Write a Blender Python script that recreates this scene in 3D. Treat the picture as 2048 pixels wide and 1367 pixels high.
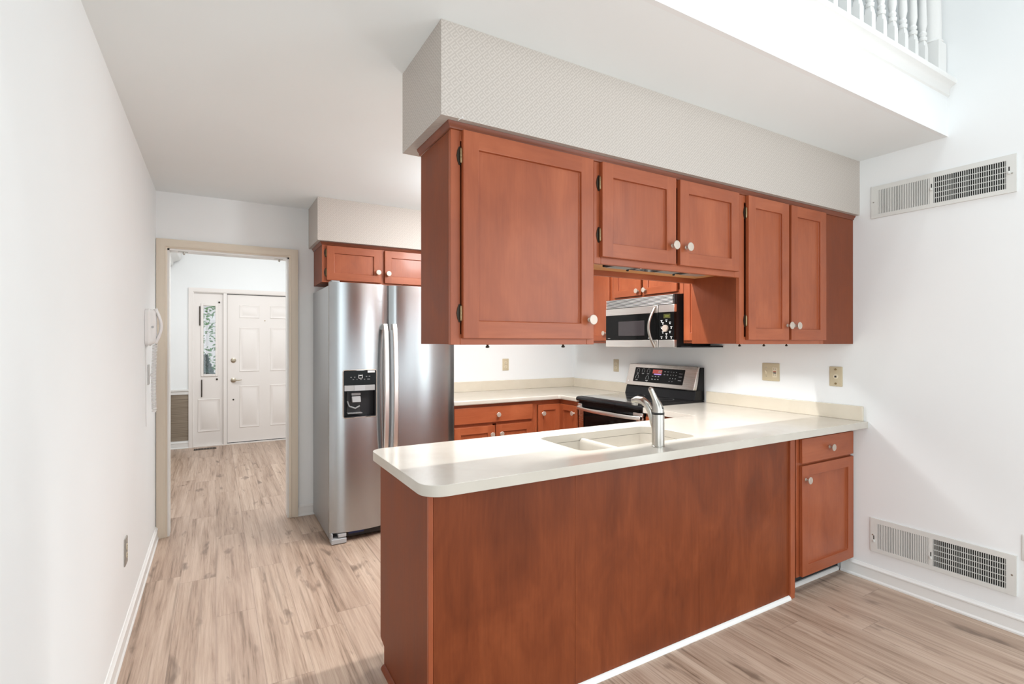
import bpy, bmesh, math, random
from mathutils import Vector, Matrix
for o in list(bpy.data.objects): bpy.data.objects.remove(o, do_unlink=True)
SC = bpy.context.scene
COL = SC.collection
PI = math.pi

# ------------------------------------------------------------------ camera, world, lights, exposure
cd = bpy.data.cameras.new('camera'); cam = bpy.data.objects.new('camera', cd); COL.objects.link(cam)
cd.sensor_width = 36.0; cd.lens = 1020.0 / 2048 * 36; cd.shift_y = 2.0 / 2048; cd.clip_start = 0.02
cam.location = (0, 0, 1.37); cam.rotation_euler = (PI / 2, 0, -0.526)
SC.camera = cam
vs = SC.view_settings
vs.view_transform = 'Standard'; vs.look = 'None'; vs.gamma = 1.0; vs.use_curve_mapping = False; vs.exposure = 0.0
w = bpy.data.worlds.new('sky'); SC.world = w; w.use_nodes = True
wb = w.node_tree.nodes['Background']; wb.inputs[0].default_value = (0.97, 0.985, 1.0, 1); wb.inputs[1].default_value = 0.62

def area(name, loc, rot, sx, sy, power, color=(1, 1, 1), spread=None):
    l = bpy.data.lights.new(name, 'AREA'); l.shape = 'RECTANGLE'; l.size = sx; l.size_y = sy
    l.energy = power; l.color = color
    if spread: l.spread = spread
    o = bpy.data.objects.new(name, l); COL.objects.link(o); o.location = loc; o.rotation_euler = rot
    return o
area('rear_window_daylight', (1.45, -2.65, 1.6), (PI / 2 - 0.25, 0, 0), 3.3, 2.6, 46, (0.86, 0.95, 1.0))
area('overhead_strip', (1.5, -0.93, 6.9), (0, 0, 0), 2.8, 0.50, 36, (0.90, 0.965, 1.0), math.radians(85))  # added overhead light placed from the wall's shadow lines; no skylight known
area('overhead_strip', (1.5, 0.10, 6.9), (0, 0, 0), 2.8, 0.30, 18, (0.90, 0.965, 1.0), math.radians(85))  # second added overhead strip, for the steeper shadow line
area('right_fill', (3.2, -1.4, 1.5), (0, PI / 2, 0), 2.4, 2.4, 62, (0.87, 0.955, 1.0))  # added fill to brighten the left wall; no window known there
area('left_fill', (-0.28, -1.6, 1.7), (0, -PI / 2, 0), 2.6, 2.2, 52, (0.87, 0.955, 1.0))  # added fill to lift the right wall and floor; no window known
area('kitchen_ceiling_lamp', (1.9, 3.0, 2.42), (0, 0, 0), 0.9, 0.5, 18, (1.0, 0.97, 0.93))
pl = bpy.data.lights.new('kitchen_fill', 'POINT'); pl.energy = 34; pl.color = (0.92, 0.97, 1.0); pl.shadow_soft_size = 0.12  # added point light to brighten the kitchen ceiling; no globe fixture known
plo = bpy.data.objects.new('kitchen_fill', pl); COL.objects.link(plo); plo.location = (1.75, 2.95, 2.22)
area('sink_downlight', (1.85, 2.13, 2.425), (0, 0, 0), 1.0, 0.05, 34, (0.99, 0.99, 0.98), math.radians(130))
area('foyer_fill', (0.6, 5.7, 3.05), (0, 0, 0), 1.4, 1.6, 58, (0.98, 0.99, 1.0))  # added area light to brighten the foyer; no fixture known
area('loft_fill', (1.5, 2.2, 6.8), (0, 0, 0), 2.5, 1.0, 3)  # added weak light facing down over the loft; no window there

# ------------------------------------------------------------------ materials
def mat(name, color, rough=0.5, metal=0.0, coat=0.0, emis=None, spec=None):
    m = bpy.data.materials.new(name); m.use_nodes = True
    b = m.node_tree.nodes['Principled BSDF']
    b.inputs['Base Color'].default_value = (*color, 1); b.inputs['Roughness'].default_value = rough
    b.inputs['Metallic'].default_value = metal; b.inputs['Coat Weight'].default_value = coat
    b.inputs['Coat Roughness'].default_value = 0.12
    if spec is not None: b.inputs['Specular IOR Level'].default_value = spec
    if emis:
        b.inputs['Emission Color'].default_value = (*emis[0], 1); b.inputs['Emission Strength'].default_value = emis[1]
    return m
class NT:
    def __init__(s, m): s.t = m.node_tree; s.b = s.t.nodes['Principled BSDF']
    def n(s, typ, **kw):
        x = s.t.nodes.new('ShaderNode' + typ)
        for k, v in kw.items(): setattr(x, k, v)
        return x
    def set(s, x, **kw):
        for k, v in kw.items(): x.inputs[k.replace('_', ' ')].default_value = v
        return x
    def l(s, a, b): s.t.links.new(a, b)
    def math(s, op, a, b=None, c=None):
        x = s.n('Math', operation=op)
        for i, v in enumerate((a, b, c)):
            if v is None: continue
            if isinstance(v, (int, float)): x.inputs[i].default_value = v
            else: s.l(v, x.inputs[i])
        return x.outputs[0]
    def ramp(s, fac, stops):
        r = s.n('ValToRGB'); e = r.color_ramp.elements
        while len(e) < len(stops): e.new(0.5)
        for k, (p, c) in enumerate(stops): e[k].position = p; e[k].color = (*c, 1)
        s.l(fac, r.inputs[0]); return r.outputs[0]
    def mix(s, fac, a, b, mode='MIX'):
        x = s.n('Mix', data_type='RGBA', blend_type=mode)
        if isinstance(fac, (int, float)): x.inputs[0].default_value = fac
        else: s.l(fac, x.inputs[0])
        for i, v in ((6, a), (7, b)):
            if isinstance(v, tuple): x.inputs[i].default_value = (*v, 1)
            else: s.l(v, x.inputs[i])
        return x.outputs[2]
    def noise(s, vec, scale, detail=3, rough=0.5, dist=0.0):
        x = s.n('TexNoise'); s.set(x, Scale=scale, Detail=detail, Roughness=rough, Distortion=dist)
        if vec is not None: s.l(vec, x.inputs['Vector'])
        return x.outputs['Fac']
    def bump(s, h, strength, dist=0.002):
        x = s.n('Bump'); s.set(x, Strength=strength, Distance=dist); s.l(h, x.inputs['Height']); s.l(x.outputs[0], s.b.inputs['Normal'])

def paint(name, c, rough=0.6, var=0.02):
    m = mat(name, c, rough); t = NT(m); co = t.n('TexCoord')
    f = t.noise(co.outputs['Object'], 1.7, 2)
    a = tuple(x * (1 - var) for x in c); b = tuple(min(1, x * (1 + var)) for x in c)
    t.l(t.ramp(f, [(0.3, a), (0.7, b)]), t.b.inputs['Base Color'])
    t.bump(t.noise(co.outputs['Object'], 220, 2), 0.05, 0.001)
    return m

def wood(name, axis, dark, mid, light, rough=0.40, coat=0.10, spec=0.36):
    """Stained maple with fine grain along one axis and soft cloudy figure."""
    m = mat(name, mid, rough, coat=coat, spec=spec); t = NT(m); co = t.n('TexCoord'); oi = t.n('ObjectInfo')
    off = t.n('VectorMath', operation='ADD'); sc = t.n('VectorMath', operation='SCALE')
    cmb = t.n('CombineXYZ')
    for i in range(3): t.l(oi.outputs['Random'], cmb.inputs[i])
    t.l(cmb.outputs[0], sc.inputs[0]); sc.inputs['Scale'].default_value = 9.0
    t.l(co.outputs['Object'], off.inputs[0]); t.l(sc.outputs[0], off.inputs[1])
    mp = t.n('Mapping'); s = [26.0, 26.0, 26.0]; s['xyz'.index(axis)] = 1.6; mp.inputs['Scale'].default_value = s
    t.l(off.outputs[0], mp.inputs[0])
    mp2 = t.n('Mapping'); s = [5.5, 5.5, 5.5]; s['xyz'.index(axis)] = 2.2; mp2.inputs['Scale'].default_value = s
    t.l(off.outputs[0], mp2.inputs[0])
    fine = t.noise(mp.outputs[0], 4.0, 4, 0.6)
    cloud = t.noise(mp2.outputs[0], 1.0, 4, 0.6, 0.6)
    fac = t.math('ADD', t.math('MULTIPLY', fine, 0.25), t.math('MULTIPLY', cloud, 0.75))
    c = t.ramp(fac, [(0.26, dark), (0.5, mid), (0.74, light)])
    t.l(c, t.b.inputs['Base Color'])
    t.l(t.math('ADD', t.math('MULTIPLY', cloud, 0.15), rough - 0.07), t.b.inputs['Roughness'])
    t.bump(fine, 0.08, 0.0006)
    return m

CH_D, CH_M, CH_L = (0.235, 0.052, 0.0175), (0.325, 0.080, 0.029), (0.415, 0.115, 0.045)
WV = wood('cherry_wood_upright', 'z', CH_D, CH_M, CH_L)
WH = wood('cherry_wood_level', 'x', CH_D, CH_M, CH_L)
WY = wood('cherry_wood_deep', 'y', CH_D, CH_M, CH_L)
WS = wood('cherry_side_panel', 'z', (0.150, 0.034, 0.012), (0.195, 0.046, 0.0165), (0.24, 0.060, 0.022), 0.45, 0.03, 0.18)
WD = wood('cherry_back_panel', 'z', (0.110, 0.023, 0.0065), (0.185, 0.041, 0.0115), (0.265, 0.066, 0.020), 0.40, 0.04, 0.24)
CROWNW = wood('shaded_cherry_moulding', 'x', (0.12, 0.027, 0.009), (0.18, 0.042, 0.014), (0.24, 0.060, 0.02))  # cherry darkened in colour for the shade under the bulkheads
WIN = wood('raw_maple', 'x', (0.42, 0.20, 0.075), (0.52, 0.26, 0.10), (0.60, 0.32, 0.13), 0.5, 0.05)
DARKGAP = mat('dark_recess', (0.015, 0.012, 0.012), 0.8)
TOE = mat('toe_kick_black', (0.012, 0.012, 0.014), 0.6)
WALL = paint('white_wall_paint', (0.835, 0.85, 0.85), 0.62, 0.012)
CEIL = paint('white_ceiling_paint', (0.85, 0.885, 0.89), 0.75, 0.01)
TRIM = mat('white_gloss_trim', (0.80, 0.795, 0.775), 0.35)
CASING = mat('cream_casing_paint', (0.68, 0.60, 0.49), 0.4)
DOORP = mat('cream_door_paint', (0.80, 0.755, 0.72), 0.38)
def marble(name, a, b):
    m = mat(name, b, 0.16, coat=0.2); t = NT(m); co = t.n('TexCoord')
    f = t.noise(co.outputs['Object'], 3.0, 5, 0.6, 0.8); t.l(t.ramp(f, [(0.35, a), (0.65, b)]), t.b.inputs['Base Color'])
    return m
SOLID = marble('cream_solid_surface', (0.52, 0.485, 0.425), (0.565, 0.53, 0.47))
BSPL = marble('cream_backsplash', (0.64, 0.575, 0.465), (0.69, 0.625, 0.515))
def stainless(name, c, rough, axis='Z', aniso=0.75, streak=(900, 900, 3), amt=0.03):
    m = mat(name, c, rough, 1.0); t = NT(m); co = t.n('TexCoord')
    mp = t.n('Mapping'); mp.inputs['Scale'].default_value = streak; t.l(co.outputs['Object'], mp.inputs[0])
    f = t.noise(mp.outputs[0], 1.0, 3)
    t.l(t.math('ADD', t.math('MULTIPLY', f, amt), rough - amt / 2), t.b.inputs['Roughness'])
    t.b.inputs['Anisotropic'].default_value = aniso; t.b.inputs['Anisotropic Rotation'].default_value = 0.25
    tg = t.n('Tangent', direction_type='RADIAL', axis=axis); t.l(tg.outputs[0], t.b.inputs['Tangent'])
    return m
STEEL = stainless('brushed_stainless', (0.44, 0.465, 0.48), 0.26, streak=(4, 4, 700))
STEELS = mat('grey_textured_steel', (0.42, 0.43, 0.44), 0.42, 0.9)
NT_ = NT(STEELS); co_ = NT_.n('TexCoord'); NT_.bump(NT_.noise(co_.outputs['Object'], 260, 2), 0.25, 0.001)
WARM = stainless('warm_stainless', (0.62, 0.58, 0.54), 0.27, aniso=0.6, streak=(4, 4, 600))
NICKEL = mat('brushed_nickel', (0.44, 0.42, 0.385), 0.28, 1.0)
KNOBM = mat('satin_nickel_knob', (0.52, 0.44, 0.375), 0.45, 0.45)
CHROME = mat('chrome', (0.75, 0.75, 0.75), 0.12, 1.0)
BRASSD = mat('dark_bronze', (0.035, 0.026, 0.018), 0.45, 0.7)
BRASS = mat('antique_brass', (0.33, 0.24, 0.13), 0.4, 0.9)
DOORH = mat('satin_door_hardware', (0.46, 0.40, 0.31), 0.35, 0.9)
BLACKG = mat('black_glass', (0.004, 0.004, 0.004), 0.07, spec=0.15)
COOKG = mat('ceramic_glass', (0.006, 0.006, 0.006), 0.06, coat=1.0)
BLACK = mat('black_enamel', (0.009, 0.009, 0.010), 0.25, spec=0.2)
BAND = stainless('microwave_stainless', (0.78, 0.75, 0.72), 0.34, aniso=0.4, streak=(4, 4, 600))
BLACKM = mat('black_plastic', (0.02, 0.02, 0.021), 0.5)
GREYP = mat('grey_plastic', (0.42, 0.43, 0.44), 0.45)
WHITEP = mat('white_plastic', (0.78, 0.77, 0.76), 0.35)
ALMOND = mat('almond_plastic', (0.55, 0.47, 0.32), 0.4)
ALMONDL = mat('almond_device', (0.68, 0.60, 0.45), 0.4)
VENTW = mat('white_enamel_metal', (0.70, 0.70, 0.67), 0.4)
VENTD = mat('duct_dark', (0.012, 0.012, 0.011), 0.9)
MARK = mat('white_print', (0.75, 0.75, 0.75), 0.5)
GREYM = mat('grey_print', (0.25, 0.25, 0.25), 0.5)
TAPE = mat('clear_tape', (0.36, 0.36, 0.36), 0.3)
BLUEF = mat('blue_film', (0.01, 0.025, 0.12), 0.3)
GLASS = mat('window_glass', (1, 1, 1), 0.0); GLASS.node_tree.nodes['Principled BSDF'].inputs['Transmission Weight'].default_value = 1.0
DISPR = mat('red_display', (0.02, 0.0, 0.0), 0.2, emis=((0.75, 0.10, 0.08), 0.55))
DISPP = mat('violet_display', (0.02, 0.0, 0.02), 0.2, emis=((0.55, 0.35, 0.85), 0.9))
DISPG = mat('green_display', (0.03, 0.04, 0.0), 0.2, emis=((0.55, 0.60, 0.12), 0.5))
LAMPG = mat('lamp_lens', (0.22, 0.22, 0.21), 0.3)
LEAF = mat('shrub_leaf', (0.14, 0.36, 0.12), 0.5)
LEAFB = mat('spruce_leaf', (0.02, 0.12, 0.11), 0.5)
BARK = mat('bark', (0.12, 0.08, 0.05), 0.8)
LAWN = paint('lawn', (0.35, 0.42, 0.22), 0.9, 0.2)

# floor: vinyl planks running away from the camera
FLOOR = mat('oak_vinyl_plank', (0.55, 0.42, 0.33), 0.42)
t = NT(FLOOR); co = t.n('TexCoord'); sp = t.n('SeparateXYZ'); t.l(co.outputs['Object'], sp.inputs[0])
row = t.math('FLOOR', t.math('DIVIDE', sp.outputs[0], 0.178))
wn = t.n('TexWhiteNoise', noise_dimensions='1D'); t.l(row, wn.inputs['W'])
yy = t.math('ADD', sp.outputs[1], t.math('MULTIPLY', wn.outputs[0], 1.22))
cellf = t.math('FLOOR', t.math('DIVIDE', yy, 1.22))
cid = t.math('ADD', t.math('MULTIPLY', row, 17.31), t.math('MULTIPLY', cellf, 5.77))
wn2 = t.n('TexWhiteNoise', noise_dimensions='1D'); t.l(cid, wn2.inputs['W'])
cb = t.n('CombineXYZ'); t.l(t.math('MULTIPLY', sp.outputs[0], 1.0), cb.inputs[0]); t.l(sp.outputs[1], cb.inputs[1]); t.l(t.math('MULTIPLY', wn2.outputs[0], 40), cb.inputs[2])
def stretched(sx, sy):
    mp = t.n('Mapping'); mp.inputs['Scale'].default_value = (sx, sy, 1.0); t.l(cb.outputs[0], mp.inputs[0]); return mp.outputs[0]
g1 = t.noise(stretched(110, 3.0), 1.0, 4, 0.7, 0.2)
g2 = t.noise(stretched(17, 0.9), 1.0, 4, 0.6, 0.25)
g3 = t.noise(stretched(14, 4.2), 1.0, 3, 0.55, 0.4)
base = t.ramp(t.math('ADD', t.math('MULTIPLY', g1, 0.45), t.math('MULTIPLY', g2, 0.55)),
              [(0.33, (0.155, 0.10, 0.066)), (0.44, (0.38, 0.272, 0.206)), (0.60, (0.53, 0.412, 0.33))])
tint = t.ramp(wn2.outputs[0], [(0.0, (0.86, 0.82, 0.78)), (0.5, (1.0, 0.97, 0.95)), (1.0, (1.06, 1.05, 1.02))])
base = t.mix(1.0, base, tint, 'MULTIPLY')
knots = t.ramp(g3, [(0.62, (0, 0, 0)), (0.74, (1, 1, 1))])
base = t.mix(t.math('MULTIPLY', knots, 0.75), base, (0.13, 0.085, 0.06))
g4 = t.noise(stretched(48, 1.1), 1.0, 2, 0.5, 0.2)
base = t.mix(t.math('MULTIPLY', t.ramp(g4, [(0.60, (0, 0, 0)), (0.72, (1, 1, 1))]), 0.45), base, (0.17, 0.112, 0.075))
fx = t.math('FRACT', t.math('DIVIDE', sp.outputs[0], 0.178)); fy = t.math('FRACT', t.math('DIVIDE', yy, 1.22))
ex = t.math('LESS_THAN', t.math('MINIMUM', fx, t.math('SUBTRACT', 1.0, fx)), 0.007)
ey = t.math('LESS_THAN', t.math('MINIMUM', fy, t.math('SUBTRACT', 1.0, fy)), 0.0011)
seam = t.math('MAXIMUM', ex, ey)
base = t.mix(t.math('MULTIPLY', seam, 0.45), base, (0.16, 0.11, 0.085))
t.l(base, t.b.inputs['Base Color'])
t.l(t.math('ADD', t.math('MULTIPLY', g1, 0.2), 0.30), t.b.inputs['Roughness'])
t.bump(g1, 0.06, 0.001)

# wallpaper: pale interlocking square scrolls set on the diagonal
def wallpaper():
    m = mat('greek_key_wallpaper', (0.6, 0.55, 0.48), 0.6); t = NT(m); co = t.n('TexCoord'); sp = t.n('SeparateXYZ'); t.l(co.outputs['Object'], sp.inputs[0])
    a = t.math('ADD', sp.outputs[0], sp.outputs[1]); z = sp.outputs[2]
    u = t.math('MULTIPLY', t.math('ADD', a, z), 0.7071 / 0.0285); v = t.math('MULTIPLY', t.math('SUBTRACT', z, a), 0.7071 / 0.0285)
    fu = t.math('SUBTRACT', t.math('FRACT', u), 0.5); fv = t.math('SUBTRACT', t.math('FRACT', v), 0.5)
    mx = t.math('MAXIMUM', t.math('ABSOLUTE', fu), t.math('ABSOLUTE', fv))
    ring = t.math('MULTIPLY', t.math('GREATER_THAN', mx, 0.27), t.math('LESS_THAN', mx, 0.42))
    core = t.math('LESS_THAN', mx, 0.10)
    gap = t.math('MULTIPLY', t.math('GREATER_THAN', fu, 0.08), t.math('LESS_THAN', t.math('ABSOLUTE', t.math('SUBTRACT', fv, 0.18)), 0.085))
    tail = t.math('MULTIPLY', t.math('MULTIPLY', t.math('GREATER_THAN', fu, 0.25), t.math('LESS_THAN', t.math('ABSOLUTE', t.math('ADD', fv, 0.34)), 0.075)), 1.0)
    arm = t.math('MULTIPLY', t.math('GREATER_THAN', fu, -0.02), t.math('MULTIPLY', t.math('LESS_THAN', fu, 0.30), t.math('LESS_THAN', t.math('ABSOLUTE', t.math('ADD', fv, 0.02)), 0.07)))
    p = t.math('MAXIMUM', t.math('MULTIPLY', ring, t.math('SUBTRACT', 1.0, gap)), t.math('MAXIMUM', tail, t.math('MAXIMUM', arm, core)))
    t.l(t.mix(p, (0.47, 0.423, 0.382), (0.55, 0.502, 0.458)), t.b.inputs['Base Color'])
    return m
PAPER = wallpaper()
def grasscloth():
    m = mat('brown_grasscloth', (0.3, 0.24, 0.18), 0.8); t = NT(m); co = t.n('TexCoord')
    mp = t.n('Mapping'); mp.inputs['Scale'].default_value = (3, 3, 160); t.l(co.outputs['Object'], mp.inputs[0])
    f = t.noise(mp.outputs[0], 1.0, 3); t.l(t.ramp(f, [(0.3, (0.20, 0.155, 0.11)), (0.7, (0.36, 0.30, 0.235))]), t.b.inputs['Base Color']); return m
GRASSC = grasscloth()

# ------------------------------------------------------------------ mesh helpers
def world_loc(o):
    v = Vector((0, 0, 0))
    while o is not None: v += o.location; o = o.parent
    return v
class MB:
    """Collects shapes in world coordinates, links them as ONE mesh object."""
    def __init__(s, T=None): s.bm = bmesh.new(); s.T = T or Matrix.Identity(4); s.mi = 0
    def V(s, p): return s.bm.verts.new(s.T @ Vector(p))
    def F(s, vs, mi=None):
        try: f = s.bm.faces.new(vs)
        except ValueError: return None
        f.material_index = s.mi if mi is None else mi; return f
    def box(s, x0, x1, y0, y1, z0, z1):
        v = [s.V((x, y, z)) for x in (x0, x1) for y in (y0, y1) for z in (z0, z1)]
        for q in ((0, 1, 3, 2), (4, 6, 7, 5), (0, 4, 5, 1), (2, 3, 7, 6), (0, 2, 6, 4), (1, 5, 7, 3)): s.F([v[i] for i in q])
        return s
    def prism(s, pts, a0, a1, axis='z'):
        """polygon pts extruded along axis; pts are the two other coordinates in xyz order"""
        def P(p, a): return {'z': (p[0], p[1], a), 'y': (p[0], a, p[1]), 'x': (a, p[0], p[1])}[axis]
        A = [s.V(P(p, a0)) for p in pts]; B = [s.V(P(p, a1)) for p in pts]; n = len(pts)
        s.F(A); s.F(B[::-1])
        for i in range(n): s.F([A[i], B[i], B[(i + 1) % n], A[(i + 1) % n]])
        return s
    def rings(s, rings, cap0=True, cap1=True, closed=True):
        R = [[s.V(p) for p in r] for r in rings]; n = len(R[0])
        for a, b in zip(R, R[1:]):
            for i in range(n if closed else n - 1): s.F([a[i], a[(i + 1) % n], b[(i + 1) % n], b[i]])
        if cap0: s.F(R[0][::-1])
        if cap1: s.F(R[-1])
        return s
    def lathe(s, prof, c, axis=(0, 0, 1), n=20):
        """prof: (radius, distance along axis)"""
        a = Vector(axis).normalized(); u = a.orthogonal().normalized(); v = a.cross(u); c = Vector(c)
        return s.rings([[c + a * h + (u * math.cos(2 * PI * i / n) + v * math.sin(2 * PI * i / n)) * max(r, 1e-5) for i in range(n)] for r, h in prof])
    def tube(s, pts, r, n=10, flat=None):
        pts = [Vector(p) for p in pts]; R = []; u = None
        for i, p in enumerate(pts):
            d = (pts[min(i + 1, len(pts) - 1)] - pts[max(i - 1, 0)]).normalized()
            if u is None: u = Vector(flat) if flat else d.orthogonal()
            u = (u - d * u.dot(d)).normalized(); v = d.cross(u)
            rr = r[i] if isinstance(r, (list, tuple)) else r
            ra, rb = rr if isinstance(rr, tuple) else (rr, rr)
            R.append([p + u * math.cos(2 * PI * k / n) * ra + v * math.sin(2 * PI * k / n) * rb for k in range(n)])
        return s.rings(R)
    def build(s, name, m, parent=None, bevel=0.0, seg=2, smooth=35):
        bm = s.bm; bmesh.ops.recalc_face_normals(bm, faces=bm.faces)
        if parent is not None: bmesh.ops.translate(bm, verts=bm.verts, vec=-world_loc(parent))
        me = bpy.data.meshes.new(name); bm.to_mesh(me); bm.free()
        for x in (m if isinstance(m, (list, tuple)) else [m]): me.materials.append(x)
        if smooth:
            me.polygons.foreach_set('use_smooth', [True] * len(me.polygons)); me.set_sharp_from_angle(angle=math.radians(smooth))
        o = bpy.data.objects.new(name, me); COL.objects.link(o)
        if parent is not None: o.parent = parent
        if bevel:
            b = o.modifiers.new('bevel', 'BEVEL'); b.width = bevel; b.segments = seg; b.limit_method = 'ANGLE'; b.angle_limit = math.radians(40); b.harden_normals = False
        return o
def tag(o, label, cat, group=None, kind=None):
    o['label'] = label; o['category'] = cat
    if group: o['group'] = group
    if kind: o['kind'] = kind
    return o
def thing(name, loc, label, cat, group=None):
    o = bpy.data.objects.new(name, None); COL.objects.link(o); o.location = loc; o.empty_display_size = 0.1
    return tag(o, label, cat, group)
def struct(name, mb, m, bevel=0.0, label=None, cat=None):
    o = mb.build(name, m, None, bevel); o['kind'] = 'structure'
    o['label'] = label or name.replace('_', ' '); o['category'] = cat or name.split('_')[0]
    return o
def frame(o, u, n):
    """local a (width), b (up), c (out) -> world"""
    u = Vector(u); n = Vector(n); z = Vector((0, 0, 1)); M = Matrix.Identity(4)
    for i in range(3): M[i][0] = u[i]; M[i][1] = z[i]; M[i][2] = n[i]; M[i][3] = o[i]
    return M
def rrect(x0, x1, y0, y1, r, n=6):
    out = []
    for cx, cy, a in ((x1 - r, y1 - r, 0), (x0 + r, y1 - r, 90), (x0 + r, y0 + r, 180), (x1 - r, y0 + r, 270)):
        for k in range(n + 1):
            q = math.radians(a + 90 * k / n); out.append((cx + r * math.cos(q), cy + r * math.sin(q)))
    return out

# ------------------------------------------------------------------ cabinet part builders
def shaker(parent, o, u, n, W, H, rail, stile=0.057, T=0.019, rec=0.012, name='door'):
    """Recessed-panel door: origin o at its lower left back corner seen from the front."""
    m = MB(frame(o, u, n)); s = stile; e = 0.0012
    B = [m.V(p) for p in ((0, 0, 0), (W, 0, 0), (W, H, 0), (0, H, 0))]
    O = [m.V(p) for p in ((0, 0, T), (W, 0, T), (W, H, T), (0, H, T))]
    I = [m.V(p) for p in ((s, s, T), (W - s, s, T), (W - s, H - s, T), (s, H - s, T))]
    D = [m.V(p) for p in ((s + e, s + e, T - rec), (W - s - e, s + e, T - rec), (W - s - e, H - s - e, T - rec), (s + e, H - s - e, T - rec))]
    E = [m.V(p) for p in ((s, 0, T), (W - s, 0, T), (W - s, H, T), (s, H, T))]
    m.F(B[::-1])
    for i in (1, 3): m.F([B[i], B[(i + 1) % 4], O[(i + 1) % 4], O[i]])
    m.F([B[0], B[1], O[1], E[1], E[0], O[0]]); m.F([B[2], B[3], O[3], E[3], E[2], O[2]])
    m.F([O[0], E[0], I[0], I[3], E[3], O[3]]); m.F([E[1], O[1], O[2], E[2], I[2], I[1]])
    m.F([E[0], E[1], I[1], I[0]], 1); m.F([I[3], I[2], E[2], E[3]], 1)
    for i in range(4): m.F([I[i], I[(i + 1) % 4], D[(i + 1) % 4], D[i]], i % 2 == 0 and 1 or 0)
    m.F(D)
    d = m.build(name, [WV, rail], parent, 0.0018, 2)
    return d
def slab(parent, o, u, n, W, H, rail, name='drawer', T=0.019):
    return MB(frame(o, u, n)).box(0, W, 0, H, 0, T).build(name, [rail], parent, 0.003, 3)
def knob(parent, p, n):
    return MB().lathe([(0.0085, 0), (0.0085, 0.002), (0.0055, 0.005), (0.005, 0.014), (0.0085, 0.019), (0.0175, 0.0235), (0.0195, 0.0255), (0.0195, 0.0275), (0.0180, 0.029), (0.0, 0.0295)], p, n, 24).build('knob', KNOBM, parent)
def hinge(parent, p, u, n, L=0.062):
    """p centre on the face frame beside the door edge"""
    M = frame(p, u, n); m = MB(M)
    m.prism([(-0.011, 0), (-0.0075, 0.018), (-0.002, 0.031), (0.004, 0.031), (0.004, -0.031), (-0.002, -0.031), (-0.0075, -0.018)], 0, 0.003, 'z')
    h = m.build('hinge', BRASSD, parent)
    c = Vector(p) + Vector(u) * 0.004 + Vector(n) * 0.007
    MB().lathe([(0.0, -0.027), (0.003, -0.0255), (0.0045, -0.020), (0.0045, -0.007), (0.0038, -0.0065), (0.0045, -0.006), (0.0045, 0.006), (0.0038, 0.0065), (0.0045, 0.007), (0.0045, 0.020), (0.003, 0.0255), (0, 0.027)], c, (0, 0, 1), 12).build('hinge_barrel', BRASS, h)
    return h
def face_ring(parent, o, u, n, W, H, rail, st=0.04, T=0.019, extra=()):
    m = MB(frame(o, u, n))
    m.box(0, st, 0, H, 0, T); m.box(W - st, W, 0, H, 0, T)
    m.mi = 1
    m.box(st, W - st, 0, st, 0, T); m.box(st, W - st, H - st, H, 0, T)
    m.mi = 0
    for (a, b, c, d) in extra: m.box(a, b, c, d, 0, T - 0.0005)
    return m.build('face_frame', [WV, rail], parent, 0.0012, 1)

X_, Y_ = Vector((1, 0, 0)), Vector((0, 1, 0))
FRONT = (X_, -Y_)       # units facing the camera side
LEFTW = (-Y_, -X_)      # units on the right wall facing left
RW, LW, BW, CZ = 3.276, -0.364, 4.345, 2.437

# ------------------------------------------------------------------ the setting
struct('floor', MB().box(-1.4, 4.2, -2.9, 8.0, -0.05, 0), FLOOR, label='greyed oak plank floor')
struct('wall_left', MB().box(LW - 0.11, LW, -2.9, BW, 0, 7.1), WALL, label='white wall on the left')
struct('wall_right', MB().box(RW, RW + 0.11, -2.9, BW + 0.11, 0, 7.1), WALL, label='white wall on the right')
DL, DR, DH = -0.297, 0.497, 2.04
m = MB(); m.box(LW, DL, BW, BW + 0.115, 0, CZ); m.box(DR, RW, BW, BW + 0.115, 0, CZ); m.box(DL, DR, BW, BW + 0.115, DH, CZ)
struct('wall_back', m, WALL, label='white back wall with the doorway')
struct('ceiling', MB().box(LW, RW, 1.17, BW + 0.115, CZ, CZ + 0.16), CEIL, label='white kitchen ceiling')
struct('wall_loft_edge', MB().box(LW, RW, 1.15, 1.17, CZ, 2.70), WALL, label='white fascia below the loft railing')
m = MB(); m.prism([(1.15, 2.640), (1.142, 2.645), (1.142, 2.675), (1.132, 2.69), (1.115, 2.697), (1.112, 2.71), (1.115, 2.722), (1.125, 2.727), (1.30, 2.727), (1.30, 2.70), (1.15, 2.70)], LW, RW, 'x')
struct('trim_1', m, TRIM, label='white moulded ledge under the balusters', cat='trim')
struct('wall_loft', MB().box(LW, RW, 3.0, 3.1, 2.6, 7.1), WALL, label='white wall at the back of the loft')
struct('ceiling_great_room', MB().box(LW - 0.2, RW + 0.2, -2.9, 3.1, 7.1, 7.2), CEIL, label='high white ceiling', cat='ceiling')
m = MB(); m.box(LW, -0.2, -2.9, -2.8, 0, 7.1); m.box(3.1, RW, -2.9, -2.8, 0, 7.1); m.box(-0.2, 3.1, -2.9, -2.8, 4.6, 7.1); m.box(1.40, 1.50, -2.9, -2.8, 0, 4.6); m.box(-0.2, 3.1, -2.9, -2.8, 2.1, 2.2)
struct('wall_rear', m, WALL, label='white wall with tall windows behind the viewer')

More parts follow.
